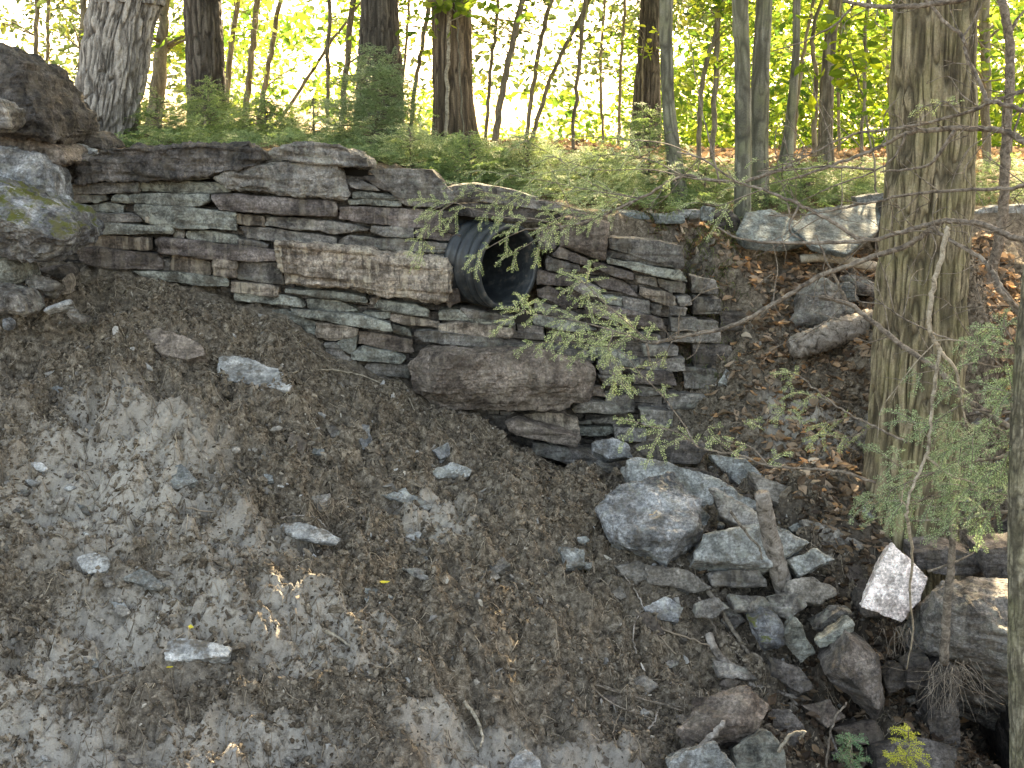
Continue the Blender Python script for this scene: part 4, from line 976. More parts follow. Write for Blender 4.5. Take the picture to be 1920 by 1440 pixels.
tree('big_tree', [(1690, 1015, 215), (1698, 950, 194), (1706, 890, 184), (1722, 700, 170), (1735, 450, 162), (1748, 250, 156), (1756, 0, 152)], 7.0, 'bark_big', 'big straight tree with deeply furrowed yellowish green bark on the right', n=340, bark=.022, freq=19, sub=120, seed=3, vs=3.8, crown=(4, 2.5, 1300, .4, 0), h_top=6)
tree('leaning_tree', [(185, 285, 132), (195, 230, 122), (212, 130, 124), (222, 60, 122), (236, 0, 128), (246, -60, 128)], 9.6, 'bark_pale', 'thick leaning tree with pale grey ridged bark behind the left boulders', n=250, bark=.034, freq=22, sub=80, seed=8, vs=3.2, crown=(4.6, 3, 1500, .42, -1.5), h_top=6)
DT = 'dark trunks standing behind the wall'
tree('tree', [(392, 290, 84), (388, 200, 74), (384, 100, 70), (379, 0, 68)], 12, 'bark_dark', 'dark thick trunk second from the left behind the wall', group=DT, n=110, bark=.016, freq=22, sub=40, seed=12, crown=(4.6, 3, 1500, .42, -1.5), h_top=6)
tree('tree', [(708, 290, 110), (709, 230, 94), (710, 150, 84), (710, 60, 74), (710, 0, 70)], 11.5, 'bark_dark', 'dark thick trunk rising above the green hemlock bush', group=DT, n=110, bark=.016, freq=22, sub=40, seed=15, crown=(4.6, 3, 1500, .42, -1.5), h_top=6)
tree('tree', [(856, 282, 100), (853, 250, 88), (850, 200, 78), (848, 100, 71), (847, 0, 70)], 11, 'bark_brown', 'brown trunk with a flared foot above the pipe', group=DT, n=110, bark=.018, freq=22, sub=40, seed=19, vs=6, crown=(4.6, 3, 1500, .42, -1.5), h_top=6)
tree('tree', [(1208, 290, 62), (1211, 230, 56), (1215, 120, 44), (1219, 0, 36)], 14, 'bark_dark', 'dark reddish trunk just left of the slim pale trunk', group=DT, n=80, bark=.014, freq=22, sub=30, seed=22, crown=(4.6, 3, 1500, .42, -2), h_top=5.5)
GT = 'slim grey trunks right of the pipe'
tree('slim_tree', [(1278, 395, 34), (1265, 300, 30), (1254, 200, 24), (1250, 100, 24), (1249, 0, 27)], 9.6, 'bark_grey', 'slim pale trunk curving down in front of the dark reddish trunk', group=GT, n=48, bark=.004, freq=20, sub=30, seed=30, crown=(2.8, 1.6, 700, .35, -1.5), h_top=5)
tree('slim_tree', [(1392, 400, 34), (1393, 300, 32), (1393, 180, 30), (1391, 80, 29), (1388, 0, 30)], 9.4, 'bark_grey', 'left one of the two slim grey trunks standing close together', group=GT, n=48, bark=.004, freq=20, sub=30, seed=33, crown=(2.8, 1.6, 700, .35, -1.5), h_top=5)
tree('slim_tree', [(1424, 350, 36), (1424, 280, 34), (1426, 140, 32), (1430, 60, 30), (1433, 0, 29)], 9.9, 'bark_grey', 'right one of the two slim grey trunks standing close together', group=GT, n=48, bark=.004, freq=20, sub=30, seed=36, crown=(2.8, 1.6, 700, .35, -1.5), h_top=5)
tree('slim_tree', [(1470, 330, 34), (1478, 260, 22), (1486, 180, 18), (1493, 90, 15), (1494, 0, 15)], 10.6, 'bark_grey', 'forked slim trunk bending right beside the two grey trunks', group=GT, n=36, bark=.003, freq=20, sub=25, seed=39, crown=(2.8, 1.6, 700, .35, -1.5), h_top=5)
tree('slim_tree', [(1548, 315, 36), (1548, 250, 27), (1551, 150, 25), (1558, 60, 23), (1565, 0, 22)], 12, 'bark_thin', 'darker slim trunk midway between the grey pair and the big tree', group=GT, n=40, bark=.005, freq=20, sub=25, seed=42, crown=(2.8, 1.6, 700, .35, -1.5), h_top=5)
tree('edge_tree', [(1914, 1500, 50), (1912, 1200, 46), (1913, 900, 44), (1921, 700, 42), (1948, 420, 40), (1990, 0, 38)], 4.7, 'bark_moss', 'narrow mossy trunk along the right picture edge', n=60, bark=.004, freq=60, sub=70, seed=45, h_top=3, base_drop=.6)

# ---------------------------------------------------------------- saplings with leafy crowns
def sapling(spec, Y, label, leafmat='leaf', nb=14, nl=26, size=.085, reach=.9, zlo=.55, mat='bark_thin', name='sapling', group='thin saplings behind the wall', up=2.2, lz=None):
    pts = [P(x, y, Y) for x, y, wd in spec]; rad = [wd / F * Y / 2 * .82 for x, y, wd in spec]
    g0 = float(Hs([pts[0][0]], [Y])[0]); b = pts[0].copy(); b[2] = min(b[2], g0 - .05)
    d = pts[-1] - pts[-2]; d /= np.linalg.norm(d)
    path = [b] + pts + [pts[-1] + d * up]; rad = [rad[0]] + rad + [rad[-1] * .4]
    root = thing(name, (float(b[0]), float(b[1]), g0), label, 'sapling', group)
    cp = catmull(path, 8); rr = np.interp(np.linspace(0, 1, len(cp)), np.linspace(0, 1, len(rad)), rad)
    cp = [p + np.array([random.gauss(0, .006), random.gauss(0, .006), 0]) for p in cp]
    mb = MB(); tube(mb, cp, rr, 8, .06); lf = MB(); cp = np.array(cp)
    zz = cp[:, 2]; lo = g0 + zlo
    for k in range(nb):
        z = random.uniform(lo, zz.max()); i = int(np.argmin(abs(zz - z))); a = random.uniform(0, 6.283); L = reach * random.uniform(.4, 1.1)
        e = cp[i] + np.array([math.cos(a) * L, math.sin(a) * L, L * random.uniform(-.1, .45)])
        m = (cp[i] + e) / 2 + np.array([0, 0, .07]); bp = np.array(catmull([cp[i], m, e], 5)); tube(mb, bp, np.linspace(max(.004, rr[i] * .35), .0018, len(bp)), 4)
        if nl:
            t = RNG.uniform(.15, 1.05, nl); q = np.stack([np.interp(t, np.linspace(0, 1, len(bp)), bp[:, j]) for j in range(3)], -1)
            q = q + RNG.normal(0, 1, (nl, 3)) * np.array([.16, .16, .06]); leaves(lf, q, size * RNG.uniform(.5, 1.35, nl), .5, .2, True)
    link('trunk', mb.mesh('stem'), M[mat], root)
    if lf.n: link('crown', lf.mesh('crown', False), M[leafmat], root)
    return root
SAP = [
 ('68 260 9; 66 130 10; 70 0 11', 14, 'sapling showing left of the leaning pale tree, leftmost in the gap', 'leaf3', 16),
 ('82 250 7; 88 120 8; 92 0 9', 15, 'sapling behind the leftmost one at the left gap', 'leaf3', 12),
 ('130 260 12; 150 150 13; 156 0 14', 13, 'sapling close along the left side of the leaning pale tree', 'leaf3', 14),
 ('282 270 40; 298 150 34; 306 40 22; 312 -20 18', 13.5, 'bushy young tree filling the gap right of the leaning pale tree', 'leaf', 34),
 ('424 210 14; 432 100 13; 446 0 12', 16, 'leaning thin tree right of the dark second trunk', 'leaf', 14),
 ('458 240 15; 470 120 14; 482 0 14', 15.5, 'slanting young tree near the middle of the second gap', 'leaf3', 14),
 ('486 230 13; 500 140 12; 520 30 11', 16.5, 'slanting young tree right of its twin in the second gap', 'leaf3', 14),
 ('500 255 8; 550 190 8; 612 90 7; 650 40 6', 14, 'strongly leaning thin stem crossing the second gap', 'leaf', 12),
 ('614 250 8; 615 120 9; 617 0 9', 13, 'straight thin sapling left of the hemlock bush', 'leaf3', 12),
 ('642 240 13; 650 120 13; 662 0 14', 13, 'dark sapling close beside the hemlock bush and trunk', 'leaf', 10),
 ('755 180 6; 762 80 6; 768 -20 6', 14, 'thin twig like stem right of the hemlock trunk', 'leaf', 6),
 ('768 250 9; 785 120 9; 806 0 10', 13, 'sapling leaning right between the two thick trunks', 'leaf', 14),
 ('838 280 9; 838 150 9; 842 40 8; 850 -30 7', 10.8, 'pale thin stem in front of the brown flared trunk', 'leaf', 12),
 ('910 255 8; 922 120 8; 934 0 8', 13, 'first thin stem right of the brown flared trunk', 'leaf3', 12),
 ('928 265 16; 948 140 14; 978 10 14', 12.5, 'thicker leaning sapling right of the brown flared trunk', 'leaf3', 12),
 ('986 260 9; 1004 130 10; 1030 0 10', 13.5, 'sapling in the bright gap with a twin leaning over it', 'leaf3', 12),
 ('1000 250 10; 1040 130 9; 1104 0 10', 13.5, 'long leaning sapling crossing the bright gap', 'leaf', 14),
 ('1074 265 8; 1084 130 9; 1098 0 10', 13, 'upright sapling at the right of the bright gap', 'leaf3', 12),
 ('1160 250 7; 1165 120 7; 1172 0 7', 16, 'faint sapling left of the dark reddish trunk', 'leaf3', 14),
 ('1310 300 11; 1316 160 11; 1342 60 10; 1352 0 9', 12, 'curved sapling left of the grey pair', 'leaf', 18),
 ('1336 310 12; 1341 150 12; 1352 0 13', 12, 'straight brown sapling touching the curved sapling', 'leaf', 18),
 ('1526 310 13; 1530 150 11; 1524 60 9; 1540 0 8', 12.3, 'twisted stem hugging the darker slim trunk', 'leaf', 14),
 ('1616 300 8; 1620 150 8; 1627 0 9', 12, 'thin sapling with fresh leaves left of the big tree', 'leaf', 22),
 ('1575 290 7; 1572 150 7; 1580 0 7', 14, 'thin sapling behind the darker slim trunk', 'leaf', 22),
 ('1690 290 9; 1665 150 9; 1660 0 9', 15, 'sapling partly hidden by the left side of the big tree', 'leaf', 22),
 ('1850 300 20; 1848 150 22; 1845 0 24', 12, 'young tree just right of the big tree', 'leaf', 18),
 ('1896 300 9; 1890 160 9; 1884 0 9', 13, 'thin sapling near the right edge behind the dead stem', 'leaf', 22),
 ('1490 270 7; 1500 150 7; 1524 0 8', 13.5, 'thin stem between the forked and the darker slim trunk', 'leaf', 20),
 ('1130 255 6; 1126 120 7; 1136 0 7', 17, 'slender sapling at the far right of the bright gap', 'leaf3', 14),
]
for sp, Y, lab, lm, nb in SAP:
    spec = [tuple(float(t) for t in s.split()) for s in sp.split(';')]
    sapling(spec, Y, lab, lm, nb=nb, size=.1 if lm != 'leaf3' else .075, reach=1.0 if Y > 12 else .7, mat='twig_pale' if Y < 11 else 'bark_thin', zlo=.7)
# bright leaf sprays close by the big trees
sapling([(1640, 330, 5), (1622, 200, 5), (1600, 120, 4)], 9.6, 'nearer sapling with large green leaves left of the big tree', 'leaf2', nb=9, nl=16, size=.12, reach=.35, up=.3, zlo=.6)
sapling([(870, 290, 4), (862, 120, 4), (858, 40, 3)], 10.6, 'leafy yellow green shoot before the upper brown trunk', 'leaf', nb=8, nl=18, size=.1, reach=.28, up=.5, zlo=1.0)
sapling([(1206, 300, 4), (1204, 150, 4), (1206, 80, 3)], 13.5, 'small yellow leaved shoot before the dark reddish trunk', 'leaf', nb=7, nl=8, size=.09, reach=.3, up=.1, zlo=1.0)

# far wood: one mass beyond the rise, open to the sky in the middle and left
def far_wood(sunny):
    n = 190000; px = RNG.uniform(-350, 2300, n); Y = RNG.uniform(20, 42, n); py = RNG.uniform(-160, 300, n)
    dens = np.interp(px, [-350, 0, 330, 360, 480, 660, 760, 900, 1010, 1140, 1230, 1330, 1500, 2300], [.3, .3, .32, .46, .5, .4, .24, .2, .18, .34, .82, .94, .94, .94])
    low = sstep(110, 250, py); dens = np.where((px > 740) & (px < 1150), dens + .16 * low, dens)
    nz = vnoise(np.stack([px / 70, py / 55, Y / 6], -1), 5) + .5 * vnoise(np.stack([px / 26, py / 22, Y / 3], -1), 6)
    thin = (px < 345) | ((px > 735) & (px < 1150) & (py < 170)) | ((px > 1150) & (px < 1350) & (py < 60))
    keep = (thin != sunny) & (RNG.uniform(0, 1, n) < dens) & (nz > .1 - dens * .55)
    a = (px - 960) / F; b = (720 - py) / F; dy = CP + b * SP; c = np.stack([a * Y / dy, Y, (-SP + b * CP) * Y / dy], -1)[keep]
    mb = MB(); leaves(mb, c, RNG.uniform(.1, .25, len(c)), .7)
    # thin far stems so that the mass stands on the ground
    o = link('far_wood', mb.mesh('far_wood', False), M['leaf' if sunny else 'leaf3'])
    tag(o, 'sunlit yellow green foliage of the wood beyond the rise' if sunny else 'thin dull green foliage against the sky beyond the rise', 'foliage', kind='stuff')
far_wood(True); far_wood(False)

# ---------------------------------------------------------------- hemlock undergrowth on the terrace
def hemlock_bush(px, py, Y, wpx, hpx, nsp, label, mat='needle_d', group='hemlock bushes on the terrace', L=.24):
    b = P(px, py, Y); b[2] = float(Hs([b[0]], [Y])[0]); W = wpx / F * Y / 2; H = hpx / F * Y
    root = thing('hemlock_bush', b, label, 'bush', group); wd = MB(); nd = MB()
    tube(wd, [b - [0, 0, .1], b + [0, 0, H * .5], b + [0, 0, H]], [.012, .008, .003], 6)
    for k in range(int(nsp * 1.6)):
        t = random.random() ** 1.3; a = random.uniform(0, 6.283); st = b + np.array([0, 0, H * (t * .95 + .03)])
        rch = W * (1 - t) ** .8 + .05; p0 = st + np.array([math.cos(a), math.sin(a) * .7, 0]) * rch * random.uniform(.15, .9) + np.array([0, 0, random.uniform(-.05, .05)])
        d = np.array([math.cos(a), math.sin(a) * .7, random.uniform(-.25, .35)]) + RNG.normal(0, .25, 3)
        spray(nd, None, p0, d, np.array([random.gauss(0, .3), random.gauss(-.25, .3), 1.0]), min(L, max(.1, rch)) * random.uniform(.7, 1.2), nl=.022, nw=.0068, step=.011, tw=.036)
        if k % 4 == 0: tube(wd, [st, (st + p0) / 2 + [0, 0, .02], p0], [.005, .004, .002], 4)
    link('stem', wd.mesh('stem'), M['twig'], root); link('needles', nd.mesh('needles', False), M[mat], root)
for px, py, Y, wp, hp, ns, lab in [
    (300, 285, 9.6, 150, 90, 110, 'hemlock bush beside the foot of the pale leaning tree'),
    (395, 285, 10.2, 170, 120, 130, 'hemlock bush before the dark second trunk'),
    (500, 290, 9.6, 170, 100, 120, 'low hemlock bush behind the gap between the two capstones'),
    (590, 285, 10.4, 160, 90, 100, 'low hemlock bush left of the tall pointed one'),
    (705, 300, 9.8, 200, 195, 300, 'tall pointed hemlock bush before the dark thick trunk'),
    (770, 330, 9.2, 190, 70, 110, 'spreading hemlock bush right of the tall pointed one'),
    (880, 365, 9.0, 200, 95, 140, 'hemlock bush on the terrace above the pipe'),
    (990, 385, 9.1, 220, 110, 150, 'hemlock bush on the terrace right of the pipe'),
    (1110, 385, 9.4, 210, 90, 130, 'hemlock bush above the thin upper slab'),
    (1215, 390, 9.8, 180, 160, 130, 'taller hemlock bush below the dark reddish trunk'),
    (1320, 395, 9.7, 140, 60, 80, 'low hemlock bush between slim pale trunk and grey pair'),
    (1500, 390, 10.0, 190, 70, 100, 'low hemlock bush behind the pale terrace slabs'),
    (1610, 390, 10.2, 130, 60, 70, 'low hemlock bush left of the big tree foot'),
    (1880, 385, 10.0, 180, 80, 90, 'low hemlock bush right of the big tree')]:
    hemlock_bush(px, py, Y, wp, hp, ns, lab, ['needle_d', 'needle_g', 'needle', 'needle_d'][int(px) % 4])

def ground_cover():
    """low green growth over the terrace, nobody could count it"""
    mb = MB(); n = 0
    while n < 1500:
        px = random.uniform(240, 1660); Y = random.uniform(8.7, 11.0)
        if px > 1280: Y += .5
        x = (px - 960) / F * Y; z = float(Hs([x], [Y])[0])
        a = random.uniform(0, 6.283)
        spray(mb, None, np.array([x, Y, z + random.uniform(.02, .12)]), np.array([math.cos(a), math.sin(a), random.uniform(.1, .7)]), np.array([random.gauss(0, .3), -.4, 1.0]), random.uniform(.1, .22), nl=.022, nw=.007, step=.013, tw=.04)
        n += 1
    o = link('ground_cover', mb.mesh('ground_cover', False), M['needle_d']); tag(o, 'low green hemlock sprigs covering the terrace behind the wall', 'ground cover', kind='stuff')
ground_cover()

# ---------------------------------------------------------------- crumbs, fibres, litter
ICO_V = None
def ico():
    bm = bmesh.new(); bmesh.ops.create_icosphere(bm, subdivisions=1, radius=1)
    v = np.array([x.co[:] for x in bm.verts]); f = np.array([[q.index for q in p.verts] for p in bm.faces]); bm.free(); return v, f
ICO1 = ico()
def ico2():
    bm = bmesh.new(); bmesh.ops.create_icosphere(bm, subdivisions=2, radius=1)
    v = np.array([x.co[:] for x in bm.verts]); f = np.array([[q.index for q in p.verts] for p in bm.faces]); bm.free(); return v, f
ICO2 = ico2()
def rand_rot(n):
    q = RNG.normal(0, 1, (n, 4)); q /= np.linalg.norm(q, axis=1)[:, None]; w_, x, y, z = q.T
    return np.stack([1 - 2 * (y * y + z * z), 2 * (x * y - z * w_), 2 * (x * z + y * w_), 2 * (x * y + z * w_), 1 - 2 * (x * x + z * z), 2 * (y * z - x * w_), 2 * (x * z - y * w_), 2 * (y * z + x * w_), 1 - 2 * (x * x + y * y)], -1).reshape(n, 3, 3)
def crumbs(name, n, smin, smax, mat, label, flat=.5, where=None, bury=.2, lumpy=False):
    ICO_V, ICO_F = ICO2 if lumpy else ICO1
    x = RNG.uniform(-3.4, 3.2, n * 3); y = RNG.uniform(4.7, 8.4, n * 3)
    ok = np.abs(x) < .44 * y + .1
    pz = Hs(x, y); ok &= ~((y > 7.85) & (x < 1.1))
    if where is not None: ok &= where(x, y)
    cl = vnoise(np.stack([x * 3, y * 3, 0 * x], -1), 60); ok &= cl > RNG.uniform(-1, .5, len(x)); ok &= RNG.uniform(0, 1, len(x)) > .62 * packed(x, y)
    x, y = x[ok][:n], y[ok][:n]; n = len(x); z = ground_z(x, y)
    s = smin * (smax / smin) ** (RNG.uniform(0, 1, n) ** 2.6)
    sc = s[:, None] * np.stack([RNG.uniform(.8, 1.7, n), RNG.uniform(.5, 1.0, n), flat * RNG.uniform(.5, 1.2, n)], -1)
    v = ICO_V[None] * (RNG.uniform(.45, 1.3, (n, len(ICO_V), 1)) if lumpy else RNG.uniform(.4, 1.4, (n, len(ICO_V), 1))) * sc[:, None]
    v = np.einsum('nij,nkj->nki', rand_rot(n), v) + np.stack([x, y, z + s * (.5 - bury)], -1)[:, None]
    f = (np.arange(n)[:, None, None] * len(ICO_V) + ICO_F[None]).reshape(-1, 3)
    o = link(name, build_mesh(name, v.reshape(-1, 3), [f], False), M[mat]); tag(o, label, 'dirt' if 'dirt' in name else 'stones', kind='stuff')
crumbs('dirt_clods', 75000, .0055, .018, 'crumb', 'loose crumbs and clods of dark dirt covering the bank')
crumbs('dirt_lumps', 9000, .012, .042, 'dirt', 'rough lumps of grey brown dirt standing out of the bank', flat=.75, bury=.6, lumpy=True)
crumbs('stone_chips', 1100, .006, .03, 'chip', 'tiny pale stone chips strewn over the dirt bank', flat=.35)

def fibres():
    mb = MB(); n = 4200
    for k in range(n):
        while True:
            x = random.uniform(-3, 2.4); y = random.uniform(4.8, 7.9)
            if abs(x) < .43 * y: break
        L = random.uniform(.04, .18); a = random.uniform(0, 6.283); m = 5; pts = []
        px_, py_ = x, y
        for j in range(m):
            pts.append([px_, py_]); a += random.gauss(0, .5); px_ += math.cos(a) * L / m; py_ += math.sin(a) * L / m
        pts = np.array(pts); FIB.append(pts)
    allp = np.concatenate(FIB); z = ground_z(allp[:, 0], allp[:, 1]).reshape(-1, 5)
    for k, pts in enumerate(FIB):
        lift = np.array([0, .6, 1, .7, random.uniform(0, 1.4)]) * random.uniform(.004, .022)
        tube(mb, np.column_stack([pts, z[k] + lift]), np.linspace(.0024, .0012, 5), 3)
    o = link('root_fibres', mb.mesh('root_fibres'), M['fiber']); tag(o, 'fine torn root fibres tangled over the dirt bank', 'roots', kind='stuff')
FIB = []
fibres()

def litter(name, n, xr, yr, label, size=(.04, .08), mask=None, lift=.012, mat='litter'):
    x = RNG.uniform(*xr, n); y = RNG.uniform(*yr, n)
    if mask is not None:
        k = mask(x, y); x, y = x[k], y[k]
    z = ground_z(x, y) + RNG.uniform(.004, lift + .004, len(x))
    mb = MB(); leaves(mb, np.stack([x, y, z], -1), RNG.uniform(*size, len(x)), .5, .3, True)
    o = link(name, mb.mesh(name, False), M[mat]); tag(o, label, 'fallen leaves', kind='stuff')
cl = lambda x, y: vnoise(np.stack([x * 2.2, y * 2.2, 0 * x], -1), 91)
litter('slope_leaves', 13000, (.9, 3.6), (5.6, 9.2), 'dry tan and orange leaves scattered on the slope right of the wall', mask=lambda x, y: (cl(x, y) + (y - 7.2) * .3 + RNG.uniform(-.6, .6, len(x)) > .05) & (x > 1.15 + .35 * (8.2 - y)), size=(.04, .1))
litter('forest_leaves', 7000, (-9, 9), (11.2, 19), 'brown leaf litter on the forest floor beyond the terrace', size=(.06, .12), lift=.05, mat='litter2')

M['dleaf'] = island_mat('dark_wet_leaves', [(0, (.03, .02, .014)), (.6, (.09, .06, .04)), (1, (.2, .14, .09))], .6, .1)
litter('gully_leaves', 2600, (1.0, 2.6), (5.5, 7.0), 'dark rotting leaves caught between the rocks of the gully', mask=lambda x, y: (cl(x * 1.7, y * 1.7) > -.15) & (x > 1.0 + .2 * vnoise(np.stack([x * 4, y * 4, 0 * x], -1), 4)), size=(.03, .08), lift=.03, mat='dleaf')
def fallen_leaf(px, py, lab, mat, s=.06, dz=.02, Y=None):
    Y = Y or hit(px, py) - .03; mb = MB(); leaves(mb, np.array([P(px, py, Y) + [0, 0, dz]]), s, .25, .2, True)
    o = link('fallen_leaf', mb.mesh('fallen_leaf', False), M[mat], origin=P(px, py, Y)); tag(o, lab, 'leaf')
fallen_leaf(722, 1101, 'single yellow leaf lying on dirt right of the slope centre', 'yleaf', .055)
fallen_leaf(357, 1186, 'yellow leaf lying just above the pale grey slab', 'yleaf', .055)
fallen_leaf(1224, 972, 'tan leaf lying on the cracked pale boulder', 'oleaf', .11, .02, 6.4)
fallen_leaf(318, 1260, 'narrow yellowish leaf lying below the pale grey slab', 'yleaf', .05)

def grass():
    mb = MB()
    for k in range(520):
        px, py = random.choice([(1330, 470, ), (1345, 530), (1300, 600), (1360, 450), (1310, 680), (1240, 405)]); px += random.gauss(0, 28); py += random.gauss(0, 24)
        Y = hit(px, py, 7.6, 10); b = P(px, py, Y); L = random.uniform(.06, .17); a = random.uniform(0, 6.283)
        d = np.array([math.cos(a) * .6, math.sin(a) * .6 - .3, 1.0]); pts = [b, b + d * L * .5, b + d * L * .8 + [0, -.01, -L * .25], b + d * L - np.array([0, .02, L * .75])]
        tube(mb, pts, [.002, .002, .0016, .0006], 3)
    o = link('grass', mb.mesh('grass'), M['grass']); tag(o, 'thin green grass drooping at the right end of the wall', 'grass', kind='stuff')
grass()

# ---------------------------------------------------------------- logs, sticks and roots
def stick(name, pts, Y, w0, w1, mat, label, cat='stick', group=None, n=8, twigs=()):
    """pts in photograph pixels; Y one distance, a (start,end) pair, or None to lie on the ground"""
    pp = nums(pts); m = len(pp)
    if Y is None: Ys = [hit(x, y) - .03 for x, y in pp]
    elif isinstance(Y, tuple): Ys = np.linspace(Y[0], Y[1], m)
    else: Ys = [Y] * m
    p3 = [P(x, y, q) for (x, y), q in zip(pp, Ys)]; cp = catmull(p3, 6); mb = MB()
    cp = [p + RNG.normal(0, .0025, 3) for p in cp]; Ym = float(np.mean(Ys))
    tube(mb, cp, np.linspace(w0, w1, len(cp)) / F * Ym / 2, n, .07)
    for tp, tw0 in twigs:
        q = nums(tp); qq = catmull([P(x, y, (Ym if Y is not None else hit(x, y) - .03)) for x, y in q], 5); tube(mb, qq, np.linspace(tw0, tw0 * .35, len(qq)) / F * Ym / 2, 5, .05)
    o = link(name, mb.mesh(name), M[mat], origin=p3[0]); return tag(o, label, cat, group)
stick('log', '1428,925 1440,985 1455,1050 1475,1120', (6.2, 6.35), 30, 40, 'wood', 'short leaning broken log standing among the pile rocks', 'log', n=12)
stick('stick', '1312,1085 1350,1140 1400,1220 1450,1270 1505,1335', None, 11, 5, 'twig', 'long straight stick running down through the rock pile')
stick('root', '1328,1190 1350,1232 1398,1262 1412,1285 1460,1298 1510,1312', None, 18, 7, 'wood', 'thick bent root at the edge of the rock pile', 'root')
stick('twig', '830,1242 900,1245 1000,1262 1100,1280 1180,1305 1282,1332', None, 7, 3, 'twig', 'long branching twig lying on the dirt', 'twig', twigs=[('1130,1285 1200,1310 1290,1328', 4), ('1100,1280 1150,1320 1230,1350', 5), ('1110,1280 1160,1270 1240,1275', 4)])
stick('twig', '870,1316 892,1345 905,1380 902,1400', None, 9, 4, 'twig_pale', 'pale curved twig standing in the lower dirt', 'twig')
stick('twig', '540,700 590,694 640,695 700,712 760,740 778,770', None, 4, 2, 'twig_pale', 'thin pale twig arching from the bright slab', 'twig', twigs=[('632,696 638,685', 2)])
stick('twig', '1460,1410 1480,1380 1508,1372 1500,1385', 5.35, 8, 4, 'twig_pale', 'broken pale twig above the greenish bottom rock', 'twig')
stick('twig', '1310,1405 1340,1375 1360,1352', 5.3, 18, 10, 'wood', 'stubby splinter leaning on the brown boulder', 'wood')
stick('pole', '1768,1245 1775,1150 1783,1060 1790,985', (5.6, 5.5), 20, 13, 'twig', 'bare straight pole standing among the gully rocks', 'pole', twigs=[('1740,1072 1800,1050 1850,1022', 6)])
stick('twig', '1550,1440 1555,1380 1570,1340 1590,1318', 5.5, 5, 4, 'twig', 'thin curved shoot below the dark angular rock', 'twig')
stick('twig', '600,490 606,560', 7.8, 1, 1, 'twig', 'hair thin root hanging before the wall', 'twig') if False else None
stick('twig', '1370,960 1400,1000 1425,1028 1428,1050', 6.2, 6, 3, 'twig', 'dark crooked twig left of the leaning log', 'twig')
stick('root', '660,1160 720,1120 760,1180 790,1230 850,1262', None, 4, 2, 'fiber', 'thin wiry root under the single yellow leaf', 'root', twigs=[('720,1120 700,1160 690,1210', 3), ('740,1150 780,1160 800,1200', 2)])
stick('stick', '605,1180 640,1200 660,1215', None, 9, 5, 'twig_pale', 'short pale stick near the slope centre', 'stick')
stick('stick', '120,770 140,740 170,735', None, 6, 4, 'twig_pale', 'short stick in the upper left dirt', 'stick') if False else None
stick('dead_sapling', '1836,640 1846,560 1866,480 1880,400 1884,330 1888,240 1894,120 1890,60 1878,0', 8.4, 22, 16, 'twig', 'bare broken stem behind the branches right of the big tree', 'dead stem', n=10, twigs=[('1890,70 1905,40 1920,20', 9), ('1886,300 1900,250 1925,180', 8)])
# broken log lying on the leafy slope
rock(nums('1478,648 1500,628 1600,594 1645,588 1645,622 1570,648 1500,672 1484,664'), 8.05, 'grey', 'log', None) if False else None
def slope_log():
    p = [P(1482, 655, 8.0), P(1530, 636, 8.02), P(1590, 612, 8.1), P(1660, 592, 8.25)]; cp = catmull(p, 14)
    me = trunk_mesh2(np.array(cp) + 0, np.interp(np.linspace(0, 1, len(cp)), [0, .1, .5, 1], [.055, .075, .085, .07]), 40, .012, 26, 71, 1.0)
    # end cap
    bm = bmesh.new(); bm.from_mesh(me); bmesh.ops.holes_fill(bm, edges=bm.edges, sides=0); bm.to_mesh(me); bm.free()
    o = link('log', me, M['wood'], origin=p[0]); tag(o, 'broken rotting log lying on the leafy slope left of the big trunk', 'log')
def tube_log():
    p = [P(1482, 655, 8.0), P(1530, 638, 8.02), P(1590, 616, 8.1), P(1660, 594, 8.25)]; cp = np.array(catmull(p, 14)); mb = MB()
    tube(mb, cp, np.interp(np.linspace(0, 1, len(cp)), [0, .06, .5, 1], [.06, .08, .09, .075]), 26, .13)
    o = link('log', mb.mesh('log'), M['wood'], origin=p[0]); tag(o, 'broken rotting log lying on the leafy slope left of the big trunk', 'log')
tube_log()
stick('log', '1500,485 1560,484 1640,500', 8.75, 16, 20, 'twig_pale', 'pale fallen log under orange leaves behind the triangular boulder', 'log', n=10)

def strewn():
    k = 0
    while k < 46:
        if k < 30: px, py = random.uniform(1180, 1760), random.uniform(1030, 1420)
        else: px, py = random.uniform(60, 1150), random.uniform(700, 1420)
        if px < 1250 and py < 900: continue
        L = random.uniform(40, 150); a = random.uniform(-.2, 1.3) if k % 3 else random.uniform(-2.2, -.9); pts = []
        for j in range(4):
            pts.append('%.0f,%.0f' % (px, py)); a += random.gauss(0, .25); px += math.cos(a) * L / 3; py += math.sin(a) * L / 3 * .8
        w_ = random.uniform(2.5, 6.5)
        if k < 30: stick('twig', ' '.join(pts), None, w_, w_ * .5, random.choice(['twig', 'wood', 'twig', 'fiber']), 'loose brown twig strewn among the stones and dirt of the rock pile', 'twig', 'twigs strewn over the rock pile', 5)
        else: stick('twig', ' '.join(pts), None, w_ * .7, w_ * .3, random.choice(['twig', 'fiber', 'wood']), 'thin root or twig poking out of the open dirt bank', 'twig', 'twigs poking out of the dirt bank', 5)
        k += 1
strewn()
def root_tangle(px, py, Y, n, spread, label, down=.25, mat='twig'):
    mb = MB()
    for k in range(n):
        b = P(px + random.gauss(0, spread), py + random.gauss(0, spread * .3), Y + random.gauss(0, .04)); pts = [b]; d = np.array([random.gauss(0, .5), random.gauss(-.2, .3), -1.0])
        for j in range(5): d = d + RNG.normal(0, .35, 3); pts.append(pts[-1] + d / np.linalg.norm(d) * down / 5 * random.uniform(.6, 1.4))
        tube(mb, catmull(pts, 3), np.linspace(.0021, .0007, 16), 4)
    o = link('root_tangle', mb.mesh('root_tangle'), M[mat], origin=P(px, py, Y)); tag(o, label, 'roots')
